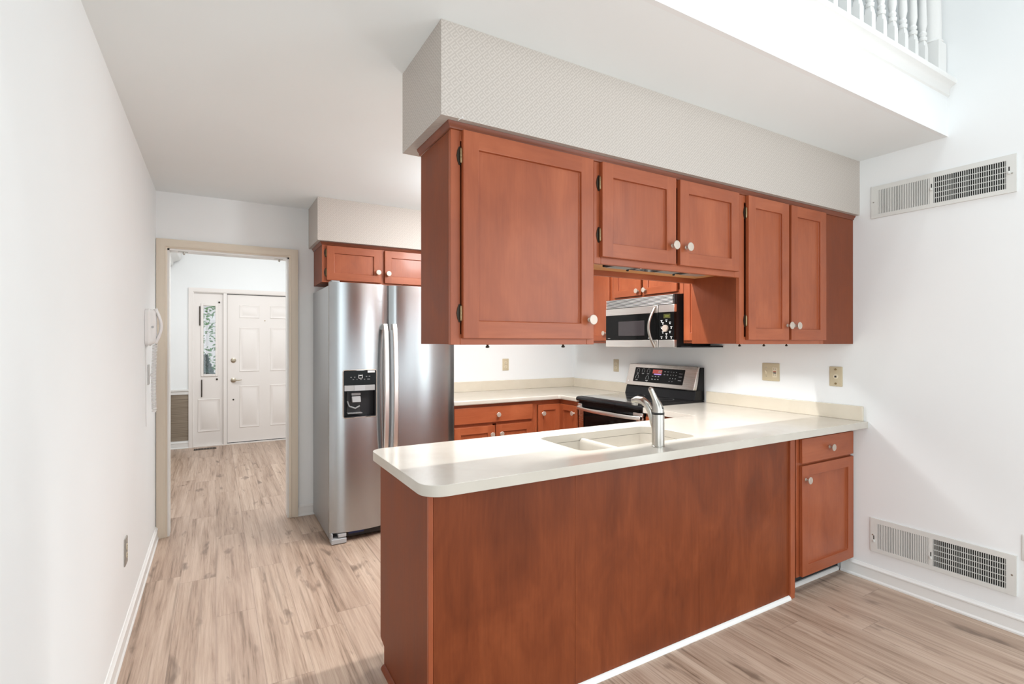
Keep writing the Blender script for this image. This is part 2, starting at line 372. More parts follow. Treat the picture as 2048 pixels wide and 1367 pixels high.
# added surrounds on closed walls and ceiling, framing the fill lights (behind and above the viewer)
def surround(name, x, y0, y1, z0, z1, sgn, label):
    m = MB(); xa, xb = (x, x + 0.03 * sgn) if sgn > 0 else (x + 0.03 * sgn, x); w_ = 0.07
    for a, b, c, d in ((y0 - w_, y0, z0 - w_, z1 + w_), (y1, y1 + w_, z0 - w_, z1 + w_), (y0, y1, z0 - w_, z0), (y0, y1, z1, z1 + w_)): m.box(xa, xb, a, b, c, d)
    struct(name, m, TRIM, 0.004, label, 'window')
surround('window_2', RW, -2.6, -0.2, 0.3, 2.7, -1, 'added white surround of the fill light on the right wall behind the viewer')
surround('window_3', LW, -2.7, -0.5, 0.4, 3.0, 1, 'added white surround of the fill light on the left wall behind the viewer')
for nm, yc, hy in (('window_4', -0.93, 0.25), ('window_5', 0.10, 0.15)):
    m = MB(); m.box(0.03, 0.10, yc - hy - 0.07, yc + hy + 0.07, 7.07, 7.1); m.box(2.90, 2.97, yc - hy - 0.07, yc + hy + 0.07, 7.07, 7.1)
    m.box(0.10, 2.90, yc - hy - 0.07, yc - hy, 7.07, 7.1); m.box(0.10, 2.90, yc + hy, yc + hy + 0.07, 7.07, 7.1)
    struct(nm, m, TRIM, 0.004, 'added white frame around an overhead light strip in the high ceiling', 'window')

# wallpapered bulkheads
struct('soffit_front', MB().box(0.641, RW, 1.568, 1.970, 2.122, CZ), PAPER, label='patterned wallpaper bulkhead over the peninsula cabinets', cat='soffit')
m = MB(); m.box(0.641, RW, 3.925, BW, 2.122, CZ); m.box(2.93, RW, 1.970, 3.925, 2.122, CZ)
struct('soffit_back', m, PAPER, label='patterned wallpaper bulkhead over the refrigerator', cat='soffit')
def crown(x0, y, x1, back, name, label):
    m = MB()
    pr = [(0.0, 2.098), (0.004, 2.100), (0.006, 2.108), (0.012, 2.114), (0.014, 2.1215), (0.0, 2.1215)]
    A = [(x0 - d, back, z) for d, z in pr]; B = [(x0 - d, y - d, z) for d, z in pr]; C = [(x1, y - d, z) for d, z in pr]
    m.rings([A, B, C]); return struct(name, m, CROWNW, label=label, cat='trim')
crown(0.689, 1.604, RW, 1.90, 'trim_2', 'cherry moulding strip along the top of the peninsula wall cabinets')
crown(0.679, 3.974, 2.93, 4.34, 'trim_3', 'cherry moulding strip over the refrigerator cabinet')

def baseboard(name, path, label):
    """path: wall line points with outward normal per segment, profile swept with mitres"""
    pr = [(0, 0), (0.018, 0), (0.018, 0.008), (0.012, 0.016), (0.011, 0.064), (0.014, 0.068), (0.014, 0.074), (0.007, 0.080), (0.004, 0.088), (0, 0.088)]
    m = MB(); m.rings([[(x + nx * d, y + ny * d, z) for d, z in pr] for x, y, nx, ny in path])
    return struct(name, m, TRIM, label=label, cat='baseboard')
baseboard('baseboard_left', [(LW, -2.8, 1, 0), (LW, BW - 0.019, 1, 0)], 'white baseboard along the left wall')
baseboard('baseboard_right', [(RW, -2.8, -1, 0), (RW, 1.668, -1, 0)], 'white baseboard along the right wall')
baseboard('baseboard_back', [(0.562, BW, 0, -1), (RW, BW, 0, -1)], 'white baseboard stub between doorway and refrigerator')

# doorway casing
ca = MB()
def casing(m, x0, x1, z1, y, cw, out):
    pr = [(0.0, 0.0), (0.006, 0.0), (0.010, 0.008), (0.014, 0.012), (0.012, 0.020), (0.015, 0.030), (0.019, 0.045), (0.019, cw), (0.0, cw)]
    st = [[(x0 - d, y - h, 0) for h, d in pr], [(x0 - d, y - h, z1 + d) for h, d in pr], [(x1 + d, y - h, z1 + d) for h, d in pr], [(x1 + d, y - h, 0) for h, d in pr]]
    m.rings(st)
casing(ca, DL, DR, DH, BW, 0.064, 1)
dw = struct('trim_4', ca, CASING, label='cream painted doorway casing', cat='trim')
j = MB(); j.box(DL, DL + 0.012, BW, BW + 0.115, 0, DH); j.box(DR - 0.012, DR, BW, BW + 0.115, 0, DH); j.box(DL, DR, BW, BW + 0.115, DH - 0.012, DH)
j.build('jamb', TRIM, dw)
for cx in (-0.205, 0.425):
    c = MB().box(cx - 0.03, cx + 0.03, BW + 0.03, BW + 0.055, DH - 0.0145, DH - 0.012); c.lathe([(0.008, 0), (0.008, -0.012), (0.005, -0.018), (0, -0.019)], (cx + 0.005, BW + 0.042, DH - 0.0145), (0, 0, 1), 12)
    c.build('ball_catch', NICKEL, dw)

# foyer beyond the doorway
FY = 7.88
struct('wall_foyer_left', MB().box(-0.63, -0.52, BW + 0.115, FY + 0.12, 0, 3.2), WALL, label='white side wall of the foyer')
struct('wall_foyer_right', MB().box(1.75, 1.86, BW + 0.115, FY + 0.12, 0, 3.2), WALL, label='white right wall of the foyer')
struct('ceiling_foyer', MB().box(-0.63, 1.86, BW + 0.115, FY + 0.12, 3.15, 3.25), CEIL, label='white foyer ceiling', cat='ceiling')
SX0, SX1, DX0, DX1 = -0.250, 0.088, 0.130, 1.045
GX0, GX1, GZ0, GZ1 = -0.142, -0.006, 0.955, 1.865
m = MB(); m.box(-0.52, SX0, FY, FY + 0.12, 0, 3.15); m.box(DX1, 1.75, FY, FY + 0.12, 0, 3.15); m.box(SX0, DX1, FY, FY + 0.12, 2.035, 3.15)
struct('wall_foyer_front', m, WALL, label='white entry wall around the front door')
m = MB(); m.box(-0.519, -0.31, FY - 0.004, FY, 0.10, 0.70)
m.box(-0.52, -0.516, 5.2, FY, 0.10, 0.70)
struct('wall_foyer_wainscot', m, GRASSC, label='brown grasscloth wainscot beside the front door')
m = MB(); m.prism([(FY, 0.695), (FY - 0.012, 0.70), (FY - 0.014, 0.735), (FY - 0.024, 0.745), (FY - 0.026, 0.765), (FY, 0.768)], -0.52, -0.306, 'x')
m.prism([(-0.52, 0.695), (-0.508, 0.70), (-0.506, 0.735), (-0.496, 0.745), (-0.494, 0.765), (-0.52, 0.768)], 5.2, FY, 'y')
struct('trim_5', m, TRIM, label='white chair rail in the foyer', cat='trim')
baseboard('baseboard_foyer', [(-0.52, 5.0, 1, 0), (-0.52, FY, 1, -1), (-0.308, FY, 0, -1)], 'white baseboard in the foyer')
m = MB(); m.prism([(-0.52, 2.36), (-0.48, 2.36), (-0.47, 2.41), (-0.40, 2.44), (-0.385, 2.47), (-0.385, 2.50), (-0.44, 2.64), (-0.52, 2.66)], 5.2, FY - 0.02, 'y')
struct('trim_6', m, TRIM, label='white crown moulding on the foyer side wall', cat='trim')
m = MB(); m.box(-0.24, 1.75, FY - 0.03, FY, 2.575, 2.66)
struct('trim_7', m, TRIM, 0.004, label='white ledge high on the entry wall', cat='trim')
m = MB(); casing(m, SX0, DX1, 2.035, FY, 0.06, 1)
m.box(SX1, DX0, FY - 0.018, FY + 0.10, 0.012, 2.035); m.box(SX0, DX1, FY - 0.02, FY + 0.1, 0, 0.012)
struct('trim_8', m, DOORP, label='cream casing around the front door and sidelight', cat='trim')
# sidelight panel with glazed slot
sl = MB(); sl.box(SX0, GX0, FY + 0.02, FY + 0.06, 0.012, 2.035); sl.box(GX1, SX1, FY + 0.02, FY + 0.06, 0.012, 2.035)
sl.box(GX0, GX1, FY + 0.02, FY + 0.06, 0.012, GZ0); sl.box(GX0, GX1, FY + 0.02, FY + 0.06, GZ1, 2.035)
win = struct('window_1', sl, DOORP, label='cream sidelight with a narrow glazed slot beside the front door', cat='window')
m = MB()
for a, b, c, d in ((GX0 - 0.03, GX0, GZ0 - 0.03, GZ1 + 0.03), (GX1, GX1 + 0.03, GZ0 - 0.03, GZ1 + 0.03)): m.box(a, b, FY + 0.008, FY + 0.02, c, d)
m.box(GX0, GX1, FY + 0.008, FY + 0.02, GZ1, GZ1 + 0.03); m.box(GX0, GX1, FY + 0.008, FY + 0.02, GZ0 - 0.03, GZ0)
m.build('glazing_bead', DOORP, win, 0.004)
MB().box(GX0, GX1, FY + 0.035, FY + 0.041, GZ0, GZ1).build('pane', GLASS, win)
m = MB()
for k in range(1, 9): m.box(GX0 + 0.09, GX1, FY + 0.031, FY + 0.034, GZ1 - 0.02 - 0.02 * k, GZ1 - 0.018 - 0.02 * k)
def raised(parent, x0, x1, z0, z1, y, name='panel'):
    def R(d, yy): return [(x0 + d, yy, z0 + d), (x1 - d, yy, z0 + d), (x1 - d, yy, z1 - d), (x0 + d, yy, z1 - d)]
    MB().rings([R(-0.008, y), R(-0.002, y - 0.007), R(0.010, y - 0.003), R(0.022, y - 0.002), R(0.04, y - 0.008)], False).build(name, DOORP, parent)
raised(win, -0.20, 0.04, 0.20, 0.62, FY + 0.02)
for a, z0, z1 in ((-0.190, 1.60, 1.855), (-0.168, 0.655, 0.885)):
    m = MB().box(a, a + 0.012, FY + 0.004, FY + 0.02, z0, z1); m.build('pull_bar', BRASSD, win, 0.003)
for a, z0 in ((0.038, 1.915), (0.012, 0.885)): MB().lathe([(0.012, 0), (0.012, 0.012), (0.006, 0.016), (0, 0.017)], (a, FY + 0.02, z0), (0, -1, 0), 12).build('catch', BRASSD, win)
# front door
d = MB().box(DX0 + 0.004, DX1 - 0.004, FY + 0.02, FY + 0.065, 0.022, 2.026)
fd = struct('door_1', d, DOORP, label='cream six-panel front door at the end of the foyer', cat='door')
m = MB(); m.box(DX0, DX1, FY + 0.03, FY + 0.07, 0.012, 0.022); m.box(DX0, DX0 + 0.006, FY + 0.025, FY + 0.07, 0.022, 2.035); m.box(DX0 + 0.006, DX1, FY + 0.025, FY + 0.07, 2.027, 2.035); m.build('seal_and_gap_shade', BLACKM, fd)  # threshold seal; black side and top strips stand for shade in the gap
for x0, x1 in ((0.285, 0.515), (0.665, 0.895)):
    for z0, z1 in ((1.72, 1.88), (0.985, 1.575), (0.22, 0.78)): raised(fd, x0, x1, z0, z1, FY + 0.02)
MB().lathe([(0.033, 0), (0.033, 0.006), (0.024, 0.010), (0.022, 0.018), (0.014, 0.020), (0, 0.021)], (0.205, FY + 0.02, 1.135), (0, -1, 0), 20).build('deadbolt', DOORH, fd)
m = MB().lathe([(0.033, 0), (0.033, 0.006), (0.022, 0.011), (0.011, 0.014), (0.011, 0.040), (0, 0.042)], (0.205, FY + 0.02, 0.865), (0, -1, 0), 20)
m.tube([(0.205, FY - 0.018, 0.865), (0.23, FY - 0.02, 0.866), (0.27, FY - 0.02, 0.862), (0.305, FY - 0.017, 0.868)], [0.010, 0.009, 0.007, 0.005])
m.build('lever_handle', DOORH, fd)
MB().lathe([(0.011, 0), (0.011, 0.003), (0, 0.004)], (0.205, FY + 0.02, 0.60), (0, -1, 0), 12).build('lock_plug', BRASSD, fd)
MB().lathe([(0.007, 0), (0.007, 0.003), (0, 0.004)], (0.592, FY + 0.02, 1.68), (0, -1, 0), 12).build('peephole', BRASS, fd)
# outdoors seen through the slot
o = struct('terrain_1', MB().box(-6, 6, FY + 0.2, 22, -0.25, -0.15), LAWN, label='pale lawn outside the front door', cat='lawn')
def shrub(x, y, z0, h, r, n, m, label, seed, cone=True):
    rnd = random.Random(seed); t = thing('shrub', (x, y, -0.15), label, 'shrub')
    MB().tube([(x, y, -0.15), (x, y, z0 + h * 0.8)], [0.03, 0.012], 6).build('stem', BARK, t)
    b = MB()
    for i in range(n):
        q = rnd.random(); a = rnd.random() * 2 * PI; rr = r * ((1 - q) if cone else math.sqrt(max(0.05, 1 - (2 * q - 1) ** 2))) * (0.5 + 0.5 * rnd.random())
        p = Vector((x + rr * math.cos(a), y + rr * math.sin(a), z0 + h * q)); s = 0.035 + 0.03 * rnd.random()
        d1 = Vector((rnd.uniform(-1, 1), rnd.uniform(-1, 1), rnd.uniform(-.6, .6))).normalized(); d2 = d1.orthogonal().normalized()
        b.F([b.V(p - d1 * s), b.V(p + d2 * s * .45), b.V(p + d1 * s), b.V(p - d2 * s * .45)])
    b.build('foliage', m, t, smooth=0)
shrub(-0.16, 10.4, 0.1, 1.05, 0.42, 2600, LEAFB, 'dark blue-green conical shrub low in the sidelight glass', 3)
shrub(-0.25, 13.0, 0.6, 1.7, 0.8, 950, LEAF, 'loose green shrub higher in the sidelight glass', 5, False)

# ------------------------------------------------------------------ peninsula wall cabinets (facing the viewer)
FYU = 1.605                                            # face frame front plane
g = 'cherry wall cabinets over the peninsula'
c1 = thing('wall_cabinet', (1.0, 1.75, 1.364), 'large single-door cherry wall cabinet at the left end over the peninsula', 'cabinet', g)
m = MB(); m.box(0.690, 1.3115, 1.624, 1.894, 1.366, 2.098); m.build('carcass', WS, c1, 0.001, 1)
face_ring(c1, (0.690, 1.624, 1.364), *FRONT, 0.6215, 0.736, WH, 0.036)
d1 = shaker(c1, (0.729, FYU - 0.001, 1.386), *FRONT, 0.566, 0.712, WH, 0.060)
knob(d1, (1.272, FYU - 0.020, 1.461), (0, -1, 0))
for z in (2.012, 1.472): hinge(c1, (0.7225, FYU, z), *FRONT)
c2 = thing('wall_cabinet', (1.767, 1.75, 1.69), 'short two-door cherry wall cabinet over the sink opening', 'cabinet', g)
m = MB(); m.box(1.312, 2.2215, 1.624, 1.894, 1.722, 2.098); m.build('carcass', WS, c2)
m = MB(); m.box(1.312, 2.2215, 1.6245, 1.876, 1.714, 1.7215); m.build('bottom_panel', WIN, c2)
m = MB(); m.box(1.3125, 2.2215, 1.876, 1.894, 1.688, 1.7215); m.build('back_rail', WH, c2, 0.001, 1)
face_ring(c2, (1.312, 1.624, 1.690), *FRONT, 0.9095, 0.410, WH, 0.036, extra=[(0.442, 0.472, 0.03, 0.39)])
d2 = shaker(c2, (1.340, FYU - 0.001, 1.717), *FRONT, 0.420, 0.381, WH, 0.057)
d3 = shaker(c2, (1.786, FYU - 0.001, 1.717), *FRONT, 0.410, 0.381, WH, 0.057)
knob(d2, (1.735, FYU - 0.020, 1.797), (0, -1, 0)); knob(d3, (1.822, FYU - 0.020, 1.797), (0, -1, 0))
for z in (2.014, 1.806): hinge(c2, (1.334, FYU, z), *FRONT)
c3 = thing('wall_cabinet', (2.75, 1.75, 1.364), 'two-door cherry wall cabinet over the peninsula against the right wall', 'cabinet', g)
m = MB(); m.box(2.222, 3.2755, 1.624, 1.894, 1.366, 2.098); m.build('carcass', WS, c3, 0.001, 1)
face_ring(c3, (2.222, 1.624, 1.364), *FRONT, 0.740, 0.736, WH, 0.036, extra=[(0.36, 0.40, 0.03, 0.72)])
d4 = shaker(c3, (2.268, FYU - 0.001, 1.386), *FRONT, 0.335, 0.712, WH, 0.057)
d5 = shaker(c3, (2.625, FYU - 0.001, 1.386), *FRONT, 0.330, 0.712, WH, 0.057)
knob(d4, (2.587, FYU - 0.020, 1.461), (0, -1, 0)); knob(d5, (2.655, FYU - 0.020, 1.461), (0, -1, 0))
for z in (2.014, 1.480): hinge(c3, (2.262, FYU, z), *FRONT)
MB().box(2.963, 3.2755, 1.604, 1.624, 1.364, 2.098).build('filler_panel', WS, c3, 0.001, 1)
for c, xs in ((c1, (0.86, 1.20)), (c3, (2.30, 2.50, 2.70))):
    for x in xs:
        h = MB(); h.lathe([(0.004, 0), (0.004, -0.004), (0.007, -0.007), (0.007, -0.011), (0, -0.013)], (x, 1.66, 1.364), (0, 0, 1), 10); h.build('bumper_hook', BRASSD, c)
n_ = MB().tube([(0.702, 1.569, 2.116), (0.712, 1.555, 2.122)], 0.0012, 6); n_.lathe([(0.0035, 0), (0.0035, 0.0015), (0, 0.002)], (0.712, 1.555, 2.122), (0.01, -0.014, 0.006), 10)
tag(n_.build('nail', WHITEP), 'small white nail sticking out under the bulkhead corner', 'nail')

# under-cabinet light
ul = thing('under_cabinet_light', (1.70, 1.64, 1.70), 'slim black light fixture under the short cabinet over the sink', 'light')
MB().box(1.435, 2.03, 1.625, 1.70, 1.695, 1.7138).build('housing', BLACK, ul, 0.003)
for x0, x1, m_ in ((1.445, 1.56, LAMPG), (1.60, 1.72, CHROME), (1.73, 1.84, LAMPG), (1.90, 2.02, LAMPG)):
    MB().box(x0, x1, 1.632, 1.69, 1.692, 1.6955).build('lens', m_, ul, 0.001)
for x in (1.58, 1.87): MB().lathe([(0.006, 0), (0.006, -0.006), (0, -0.008)], (x, 1.70, 1.695), (0, 0, 1), 10).build('switch_button', BLACKM, ul)

# ------------------------------------------------------------------ cabinet over the refrigerator
fc = thing('wall_cabinet', (1.14, 4.15, 1.822), 'two-door cherry wall cabinet directly above the refrigerator', 'cabinet')
MB().box(0.680, 1.600, 3.994, 4.343, 1.824, 2.098).build('carcass', WS, fc, 0.001, 1)
face_ring(fc, (0.680, 3.994, 1.822), *FRONT, 0.92, 0.278, WH, 0.034, extra=[(0.43, 0.47, 0.03, 0.26)])
e1 = shaker(fc, (0.711, 3.974, 1.838), *FRONT, 0.404, 0.256, WH, 0.055)
e2 = shaker(fc, (1.145, 3.974, 1.838), *FRONT, 0.420, 0.256, WH, 0.055)
knob(e1, (1.090, 3.955, 1.916), (0, -1, 0)); knob(e2, (1.170, 3.955, 1.912), (0, -1, 0))
for z in (2.04, 1.895): hinge(fc, (0.705, 3.975, z), *FRONT)

# ------------------------------------------------------------------ wall cabinets on the right wall
def wall_unit(label, y1, y0, z0, doors, z1=2.098):
    """unit on the right wall from y1 (left as seen) to y0"""
    t = thing('wall_cabinet', (3.12, (y0 + y1) / 2, z0), label, 'cabinet', 'cherry wall cabinets on the right wall')
    MB().box(2.985, 3.2755, y0 + 0.001, y1 - 0.001, z0 + 0.002, z1).build('carcass', WS, t)
    face_ring(t, (2.985, y1 - 0.001, z0), *LEFTW, y1 - y0 - 0.002, z1 - z0, WY, 0.034, T=0.015)
    for ya, yb, ky in doors:
        dd = shaker(t, (2.970, ya, z0 + 0.02), *LEFTW, ya - yb, z1 - z0 - 0.022, WY, 0.055)
        if ky: knob(dd, (2.951, ky[0], ky[1]), (-1, 0, 0))
    return t
wall_unit('cherry wall cabinet right of the microwave behind the peninsula cabinets', 2.607, 1.900, 1.368, [(2.590, 2.26, None), (2.25, 1.92, None)])
wall_unit('short cherry wall cabinet directly above the microwave', 3.375, 2.608, 1.733, [(3.345, 3.025, (3.055, 1.79)), (3.002, 2.655, (2.972, 1.79))])
wall_unit('cherry wall cabinet left of the microwave', 4.02, 3.376, 1.368, [(3.985, 3.405, (3.455, 1.455))])

# ------------------------------------------------------------------ microwave
mw = thing('microwave', (3.07, 2.98, 1.335), 'over-the-range stainless and black microwave under the short cabinet', 'microwave')
MB().box(2.905, 3.272, 2.611, 3.357, 1.338, 1.730).build('body', BLACK, mw, 0.003)
MB().box(2.884, 2.905, 2.613, 3.355, 1.655, 1.728).build('grille_backing', TOE, mw)
m = MB()
for k in range(7): m.box(2.872, 2.886, 2.622, 3.352, 1.6592 + k * 0.0100, 1.6640 + k * 0.0100)
m.build('vent_grille', mat('bright_slats', (0.86, 0.86, 0.85), 0.4, 0.8), mw, 0.001, 1)
MB().box(2.874, 2.905, 2.768, 3.356, 1.3945, 1.5975).build('door_glass', BLACKG, mw, 0.002)
m = MB(); m.box(2.8725, 2.875, 2.905, 3.20, 1.428, 1.545); m.build('door_window', mat('smoky_window', (0.030, 0.024, 0.026), 0.08), mw, 0.001)
m = MB(); m.prism([(2.873, 2.768), (2.873, 3.356), (2.905, 3.356), (2.905, 2.768)], 1.598, 1.654, 'z'); m.box(2.878, 2.905, 2.612, 2.764, 1.598, 1.654); m.build('upper_band', BAND, mw, 0.002)
m = MB(); m.box(2.873, 2.905, 2.768, 3.356, 1.338, 1.394); m.box(2.878, 2.905, 2.612, 2.764, 1.338, 1.394); m.build('lower_band', BAND, mw, 0.002)
cp = MB().box(2.877, 2.905, 2.612, 2.764, 1.3945, 1.5975).build('control_panel', BLACKG, mw, 0.001)
MB().box(2.8755, 2.878, 2.647, 2.712, 1.553, 1.585).build('display', mat('olive_display', (0.05, 0.05, 0.012), 0.3), cp)
m = MB()
for k in range(5): m.box(2.8745, 2.876, 2.660 + k * 0.008, 2.665 + k * 0.008, 1.5655, 1.573)
m.build('display_digits', DISPG, cp)
MB().lathe([(0.026, 0), (0.026, 0.010), (0.024, 0.014), (0.0, 0.015)], (2.877, 2.692, 1.478), (-1, 0, 0), 28).build('dial', KNOBM, cp)
for y, z in ((2.731, 1.528), (2.684, 1.530), (2.650, 1.513), (2.637, 1.479), (2.650, 1.446), (2.684, 1.430), (2.718, 1.445), (2.731, 1.479), (2.718, 1.512), (2.731, 1.406), (2.684, 1.406), (2.637, 1.406)):
    b = MB().lathe([(0.0045, 0), (0.0045, 0.002), (0, 0.0025)], (2.877, y, z), (-1, 0, 0), 10); b.box(2.8755, 2.8772, y - 0.009, y + 0.009, z + 0.0085, z + 0.0115); b.build('button', MARK, cp)
m = MB()
for k in range(4): m.box(2.872, 2.8745, 3.325 - k * 0.008, 3.330 - k * 0.008, 1.405, 1.411)
m.build('logo', GREYM, mw)
MB().box(2.872, 2.8745, 2.845, 2.865, 1.403, 1.411).build('logo', GREYM, mw)
pts = [(2.873 - 0.042 * math.sin(PI * k / 14), 2.798 + 0.020 * math.sin(PI * k / 14), 1.638 - 0.300 * k / 14) for k in range(15)]
MB().tube(pts, [(0.009, 0.012)] * 15, 12, flat=(1, 0, 0)).build('handle', NICKEL, mw)
MB().box(2.93, 3.272, 2.50, 2.611, 1.338, 1.348).build('mounting_shelf', BLACK, mw)

# ------------------------------------------------------------------ refrigerator
fr = thing('refrigerator', (1.13, 3.98, 0), 'stainless side-by-side refrigerator with ice and water dispenser', 'refrigerator')
MB().box(0.672, 1.588, 3.668, 4.32, 0.02, 1.768).build('body', STEELS, fr, 0.004)
def fridge_door(x0, x1, hole=None):
    m = MB(); xs = [x0 + (x1 - x0) * k / 16 for k in range(17)]; zs = [0.073, 1.785]
    if hole:
        xs = sorted(set([x for x in xs if abs(x - hole[0]) > 0.008 and abs(x - hole[1]) > 0.008] + [hole[0], hole[1]])); zs = [0.073, hole[2], hole[3], 1.785]
    def y(x):
        q = (x - (x0 + x1) / 2) / ((x1 - x0) / 2); return 3.592 + 0.030 * q * q + 0.010 * abs(q) ** 14
    F = [[m.V((x, y(x), z)) for z in zs] for x in xs]; B = [[m.V((x, 3.662, z)) for z in (zs[0], zs[-1])] for x in (x0, x1)]
    for i in range(len(xs) - 1):
        for k in range(len(zs) - 1):
            if hole and hole[0] - 1e-6 <= xs[i] and xs[i + 1] <= hole[1] + 1e-6 and k == 1: continue
            m.F([F[i][k], F[i + 1][k], F[i + 1][k + 1], F[i][k + 1]])
    m.F([F[i][-1] for i in range(len(xs))] + [B[1][1], B[0][1]]); m.F([F[i][0] for i in range(len(xs))] + [B[1][0], B[0][0]])
    m.F([F[0][k] for k in range(len(zs))] + [B[0][1], B[0][0]]); m.F([F[-1][k] for k in range(len(zs))] + [B[1][1], B[1][0]])
    m.F([B[0][0], B[1][0], B[1][1], B[0][1]])
    return m.build('door', STEEL, fr, smooth=30)
HX0, HX1, HZ0, HZ1 = 0.758, 0.974, 0.860, 1.178
dl = fridge_door(0.668, 1.068, (HX0, HX1, HZ0, HZ1)); dr = fridge_door(1.079, 1.590)
MB().box(1.067, 1.080, 3.632, 3.662, 0.075, 1.783).build('door_gap_shade', BLACKM, fr)  # black strip standing for the shade between the two doors
def bezel(x0, x1, z0, z1, r, d): return rrect(x0 + d, x1 - d, z0 + d, z1 - d, r)
m = MB(); yo = 3.592
A = bezel(0.750, 0.982, 0.852, 1.186, 0.016, 0); B_ = bezel(0.750, 0.982, 0.852, 1.186, 0.012, 0.004)
m.rings([[(x, 3.606, z) for x, z in A], [(x, yo, z) for x, z in A], [(x, yo - 0.001, z) for x, z in B_]], False, False)
m.build('dispenser_bezel', KNOBM, dl)
m = MB(); m.box(0.7545, 0.978, yo + 0.0005, 3.607, 1.073, 1.182); cpf = m.build('dispenser_controls', BLACKG, dl, 0.002)
m = MB(); ci = [(HX0 + 0.002, HZ0 + 0.002), (HX1 - 0.002, HZ0 + 0.002), (HX1 - 0.002, 1.075), (HX0 + 0.002, 1.075)]
m.rings([[(0.754 if x < 0.86 else 0.978, yo + 0.001, 0.856 if z < 1 else 1.075) for x, z in ci], [(x, yo + 0.002, z) for x, z in ci], [(x, 3.655, z) for x, z in ci]], False, True)
m.build('dispenser_recess', TOE, dl)
m = MB(); m.box(0.785, 0.880, 3.645, 3.653, 0.880, 1.06); m.build('dispenser_back', BLACKM, dl, 0.002)
m = MB(); m.tube([(0.790, 3.640, 0.965), (0.80, 3.63, 0.93), (0.84, 3.622, 0.915), (0.872, 3.63, 0.93)], 0.006, 8); m.build('paddle_hose', GREYM, dl)
m = MB(); m.prism([(0.818, 0.957), (0.878, 0.957), (0.874, 1.000), (0.814, 1.000)], 3.612, 3.640, 'y'); m.build('ice_chute', GREYP, dl, 0.004)
m = MB(); m.box(0.812, 0.876, 3.614, 3.642, 1.005, 1.024); m.build('dispenser_lever', GREYM, dl, 0.003)
m = MB(); m.box(0.785, 0.884, 3.600, 3.650, 0.8805, 0.886); m.build('drip_tray', GREYM, dl, 0.001)
m = MB(); m.box(0.760, 0.968, yo - 0.0015, yo + 0.002, 1.040, 1.078); m.build('packing_tape', TAPE, dl)
MB().box(0.826, 0.900, yo - 0.003, yo - 0.001, 1.040, 1.077).build('tape_label', GREYP, dl)
m = MB(); yi = yo - 0.0012
for x0, x1, z0, z1 in ((0.855, 0.8575, 1.126, 1.15), (0.880, 0.8825, 1.126, 1.15), (0.855, 0.8825, 1.1245, 1.127), (0.860, 0.878, 1.143, 1.148)): m.box(x0, x1, yi, yo + 0.001, z0, z1)
m.build('dispenser_icon', MARK, cpf)
m = MB()
for x, z, w_ in ((0.80, 1.132, .010), (0.825, 1.132, .008), (0.905, 1.135, .010), (0.925, 1.135, .010), (0.815, 1.116, .010), (0.842, 1.116, .006), (0.865, 1.116, .012), (0.892, 1.116, .008), (0.915, 1.116, .018)): m.box(x, x + w_, yi, yo + 0.001, z, z + 0.004)
m.build('dispenser_legend', GREYM, cpf)
MB().box(0.918, 0.968, yo - 0.0015, yo + 0.001, 1.163, 1.178).build('sticker', WHITEP, cpf)
def fhandle(parent, x):
    n = 18; m = MB(); R = []
    for k in range(n + 1):
        q = k / n; z = 0.56 + 0.945 * q; yb = 3.585 - 0.045 * math.sin(PI * q) ** 0.5 if 0 < q < 1 else 3.585
        R.append([(x - 0.0165, yb + 0.012, z), (x - 0.0165, yb, z), (x - 0.012, yb - 0.006, z), (x + 0.012, yb - 0.006, z), (x + 0.0165, yb, z), (x + 0.0165, yb + 0.012, z)])
    m.rings(R); m.box(x - 0.014, x + 0.014, 3.585, 3.625, 0.56, 0.60); m.box(x - 0.014, x + 0.014, 3.585, 3.625, 1.465, 1.505)
    return m.build('handle', BAND, parent)
fhandle(dl, 1.041); fhandle(dr, 1.108)
MB().box(0.69, 1.575, 3.655, 3.668, 0.02, 0.073).build('toe_grille', BLACKM, fr)
for x0, x1 in ((0.676, 0.775), (1.49, 1.586)):
    m = MB(); m.box(x0, x1, 3.592, 3.668, 0.004, 0.036); m.box(x0 + 0.045, x1, 3.600, 3.668, 0.042, 0.066); m.box(x0, x0 + 0.01, 3.60, 3.668, 0.036, 0.072); m.build('leveling_foot_cover', GREYP, fr, 0.003)
MB().box(0.80, 0.905, 3.645, 3.654, 0.040, 0.068).build('protective_film', BLUEF, fr)
for x in (0.71, 1.55):
    for y in (3.70, 4.28): MB().lathe([(0.018, 0), (0.018, 0.021)], (x, y, 0), (0, 0, 1), 12).build('foot', BLACKM, fr)
for x in (0.70, 1.54): MB().box(x - 0.02, x + 0.035, 3.62, 3.72, 1.786, 1.797).build('hinge_cover', GREYP, fr, 0.003)

# ------------------------------------------------------------------ base cabinets along the back wall
b1 = thing('base_cabinet', (1.99, 4.0, 0), 'cherry base cabinet with one drawer above two doors beside the refrigerator', 'cabinet')
MB().box(1.603, 2.372, 3.720, 4.32, 0.10, 0.874).build('carcass', WS, b1)
face_ring(b1, (1.603, 3.720, 0.10), *FRONT, 0.769, 0.774, WH, 0.035, extra=[(0.035, 0.735, 0.595, 0.625), (0.36, 0.395, 0.03, 0.61)])
MB().box(1.603, 2.372, 3.79, 3.81, 0, 0.10).build('toe_kick', TOE, b1)
dd = slab(b1, (1.615, 3.700, 0.724), *FRONT, 0.728, 0.128, WH); knob(dd, (2.000, 3.681, 0.785), (0, -1, 0))
dd = shaker(b1, (1.615, 3.700, 0.115), *FRONT, 0.352, 0.582, WH); knob(dd, (1.944, 3.681, 0.626), (0, -1, 0))
dd = shaker(b1, (1.987, 3.700, 0.115), *FRONT, 0.352, 0.582, WH); knob(dd, (2.030, 3.681, 0.626), (0, -1, 0))
